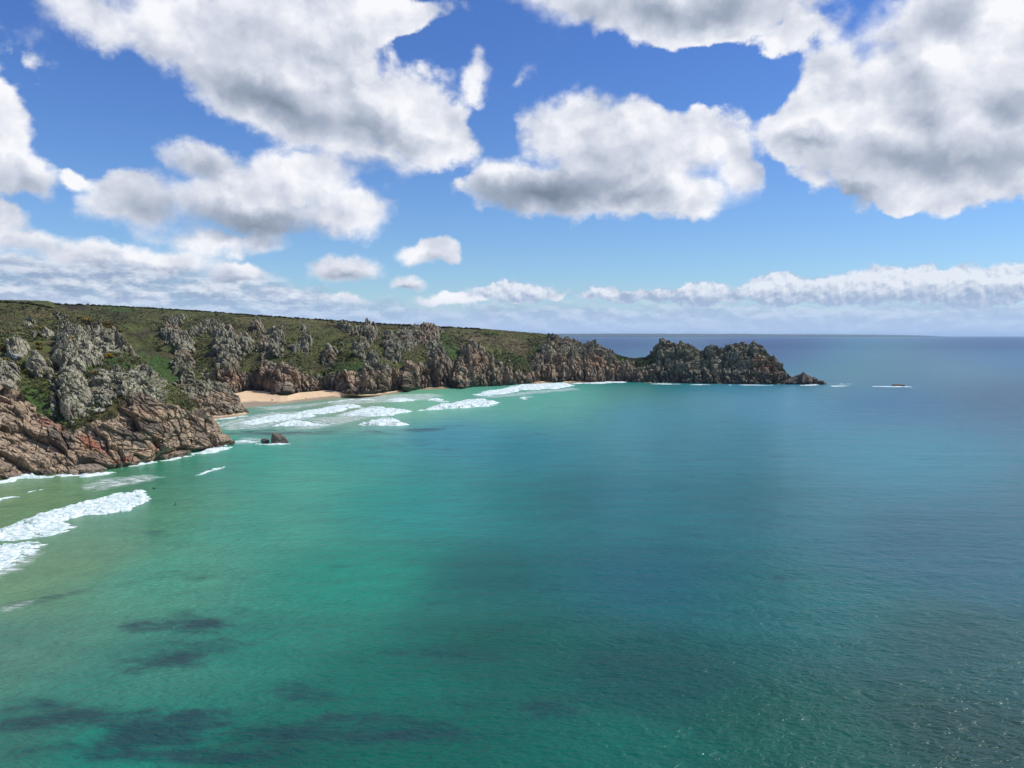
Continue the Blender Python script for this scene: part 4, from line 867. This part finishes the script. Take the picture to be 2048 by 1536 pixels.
# ------------------------------------------------------------------ people
def person(p, joints, edges, radii, label, mat=M_SUIT):
    me = bpy.data.meshes.new('person'); me.from_pydata(joints, edges, []); o = bpy.data.objects.new('person', me); COL.objects.link(o)
    sk = o.modifiers.new('skin', 'SKIN'); sk.use_smooth_shade = True
    for i, r in enumerate(radii): me.skin_vertices[0].data[i].radius = (r, r)
    me.skin_vertices[0].data[0].use_root = True
    s = o.modifiers.new('sub', 'SUBSURF'); s.levels = s.render_levels = 2; me.materials.append(mat); o.location = p
    tag(o, label, 'person'); return o
def skin_prep(joints, edges, radii):
    return joints, edges, radii
def make_person(p, kind, label, rz=0):
    if kind == 'sit':     # astride a board, hips at water level
        J = [(0,0,.12),(0,0,.35),(.02,0,.6),(.04,0,.72),(.06,0,.86),(.06,0,.96),(.0,.2,.62),(.16,.24,.4),(.3,.14,.22),(0,-.2,.62),(.16,-.24,.4),(.3,-.14,.22),(.25,.22,.12),(.32,.28,-.3),(.25,-.22,.12),(.32,-.28,-.3)]
        E = [(0,1),(1,2),(2,3),(3,4),(4,5),(2,6),(6,7),(7,8),(2,9),(9,10),(10,11),(0,12),(12,13),(0,14),(14,15)]
        rad = [.15,.13,.15,.06,.10,.08,.06,.045,.035,.06,.045,.035,.09,.06,.09,.06]
    elif kind == 'prone':
        J = [(0,0,.16),(.25,0,.2),(.5,0,.26),(.6,0,.32),(.72,0,.38),(.8,0,.4),(.5,.2,.24),(.65,.32,.12),(.8,.3,0),(.5,-.2,.24),(.65,-.32,.12),(.8,-.3,0),(-.4,.1,.14),(-.85,.1,.12),(-.4,-.1,.14),(-.85,-.1,.12)]
        E = [(0,1),(1,2),(2,3),(3,4),(4,5),(2,6),(6,7),(7,8),(2,9),(9,10),(10,11),(0,12),(12,13),(0,14),(14,15)]
        rad = [.15,.13,.15,.06,.10,.08,.06,.045,.035,.06,.045,.035,.08,.05,.08,.05]
    else:
        J = [(0,0,.92),(0,0,1.15),(0,0,1.4),(0,0,1.52),(0,0,1.66),(0,0,1.75),(.2,0,1.38),(.26,0,1.1),(.25,-.05,.85),(-.2,0,1.38),(-.26,0,1.1),(-.25,-.05,.85),(.1,0,.5),(.12,0,.05),(-.1,0,.5),(-.12,0,.05)]
        E = [(0,1),(1,2),(2,3),(3,4),(4,5),(2,6),(6,7),(7,8),(2,9),(9,10),(10,11),(0,12),(12,13),(0,14),(14,15)]
        rad = [.15,.13,.16,.06,.10,.08,.06,.045,.035,.06,.045,.035,.08,.05,.08,.05]
    o = person(p, J, E, rad, label); o.rotation_euler[2] = rz; return o
def board(p, rz, label):
    n = 24; V = []; Fc = []
    for i in range(n + 1):
        u = i / n * 2 - 1; w = .29 * (1 - abs(u) ** 2.6) ** .6 + .004; z = .10 * max(u, 0) ** 3
        for (a, b) in ((-1, 0), (-.6, .035), (.6, .035), (1, 0), (.6, -.035), (-.6, -.035)): V.append((u * 1.1, a * w, z + b))
    for i in range(n):
        for k in range(6): Fc.append([i * 6 + k, i * 6 + (k + 1) % 6, i * 6 + 6 + (k + 1) % 6, i * 6 + 6 + k])
    o = mesh_obj('surfboard', V, Fc, M_BOARD, smooth=True); o.location = p; o.rotation_euler[2] = rz; tag(o, label, 'surfboard')
pa = on_z(351, 1010); pb = on_z(308, 977)
make_person(tuple(pa + [0, 0, .05]), 'sit', 'person in a black wetsuit sitting upright in the green water right of the long breaker', R(200)); board(tuple(pa + [0, 0, .08]), R(200), 'dark surfboard under the person sitting right of the long breaker')
make_person(tuple(pb + [0, 0, .05]), 'prone', 'person in a black wetsuit lying low beyond the right end of the long breaker', R(150)); board(tuple(pb + [0, 0, .08]), R(150), 'dark surfboard under the person lying beyond the long breaker')
make_person(tuple(on_z(611, 799, 1.6)), 'stand', 'person in dark clothes standing on the wet sand of the far beach', 0)
boulder('boulder', 544, 800.2, 5, 2.2, M_WET, 'small dark stone alone on the dry sand', 'boulder', seed=88, z=2.1, sub=3)

# ------------------------------------------------------------------ air
def haze():
    m = bpy.data.materials.new('haze'); m.use_nodes = True; t = NT(m.node_tree); t.n.clear(); out = t.new('ShaderNodeOutputMaterial')
    v = t.new('ShaderNodeVolumePrincipled'); v.inputs['Color'].default_value = (.48, .72, 1, 1); v.inputs['Density'].default_value = 1.4e-5; v.inputs['Anisotropy'].default_value = .2
    t.l.new(v.outputs[0], out.inputs['Volume'])
    bm = bmesh.new(); bmesh.ops.create_cube(bm, size=1); me = bpy.data.meshes.new('haze'); bm.to_mesh(me); bm.free(); me.materials.append(m)
    o = bpy.data.objects.new('haze', me); COL.objects.link(o); o.scale = (121000, 121000, 195); o.location = (0, 0, 195 / 2 - 9); tag(o, kind='stuff')
haze()
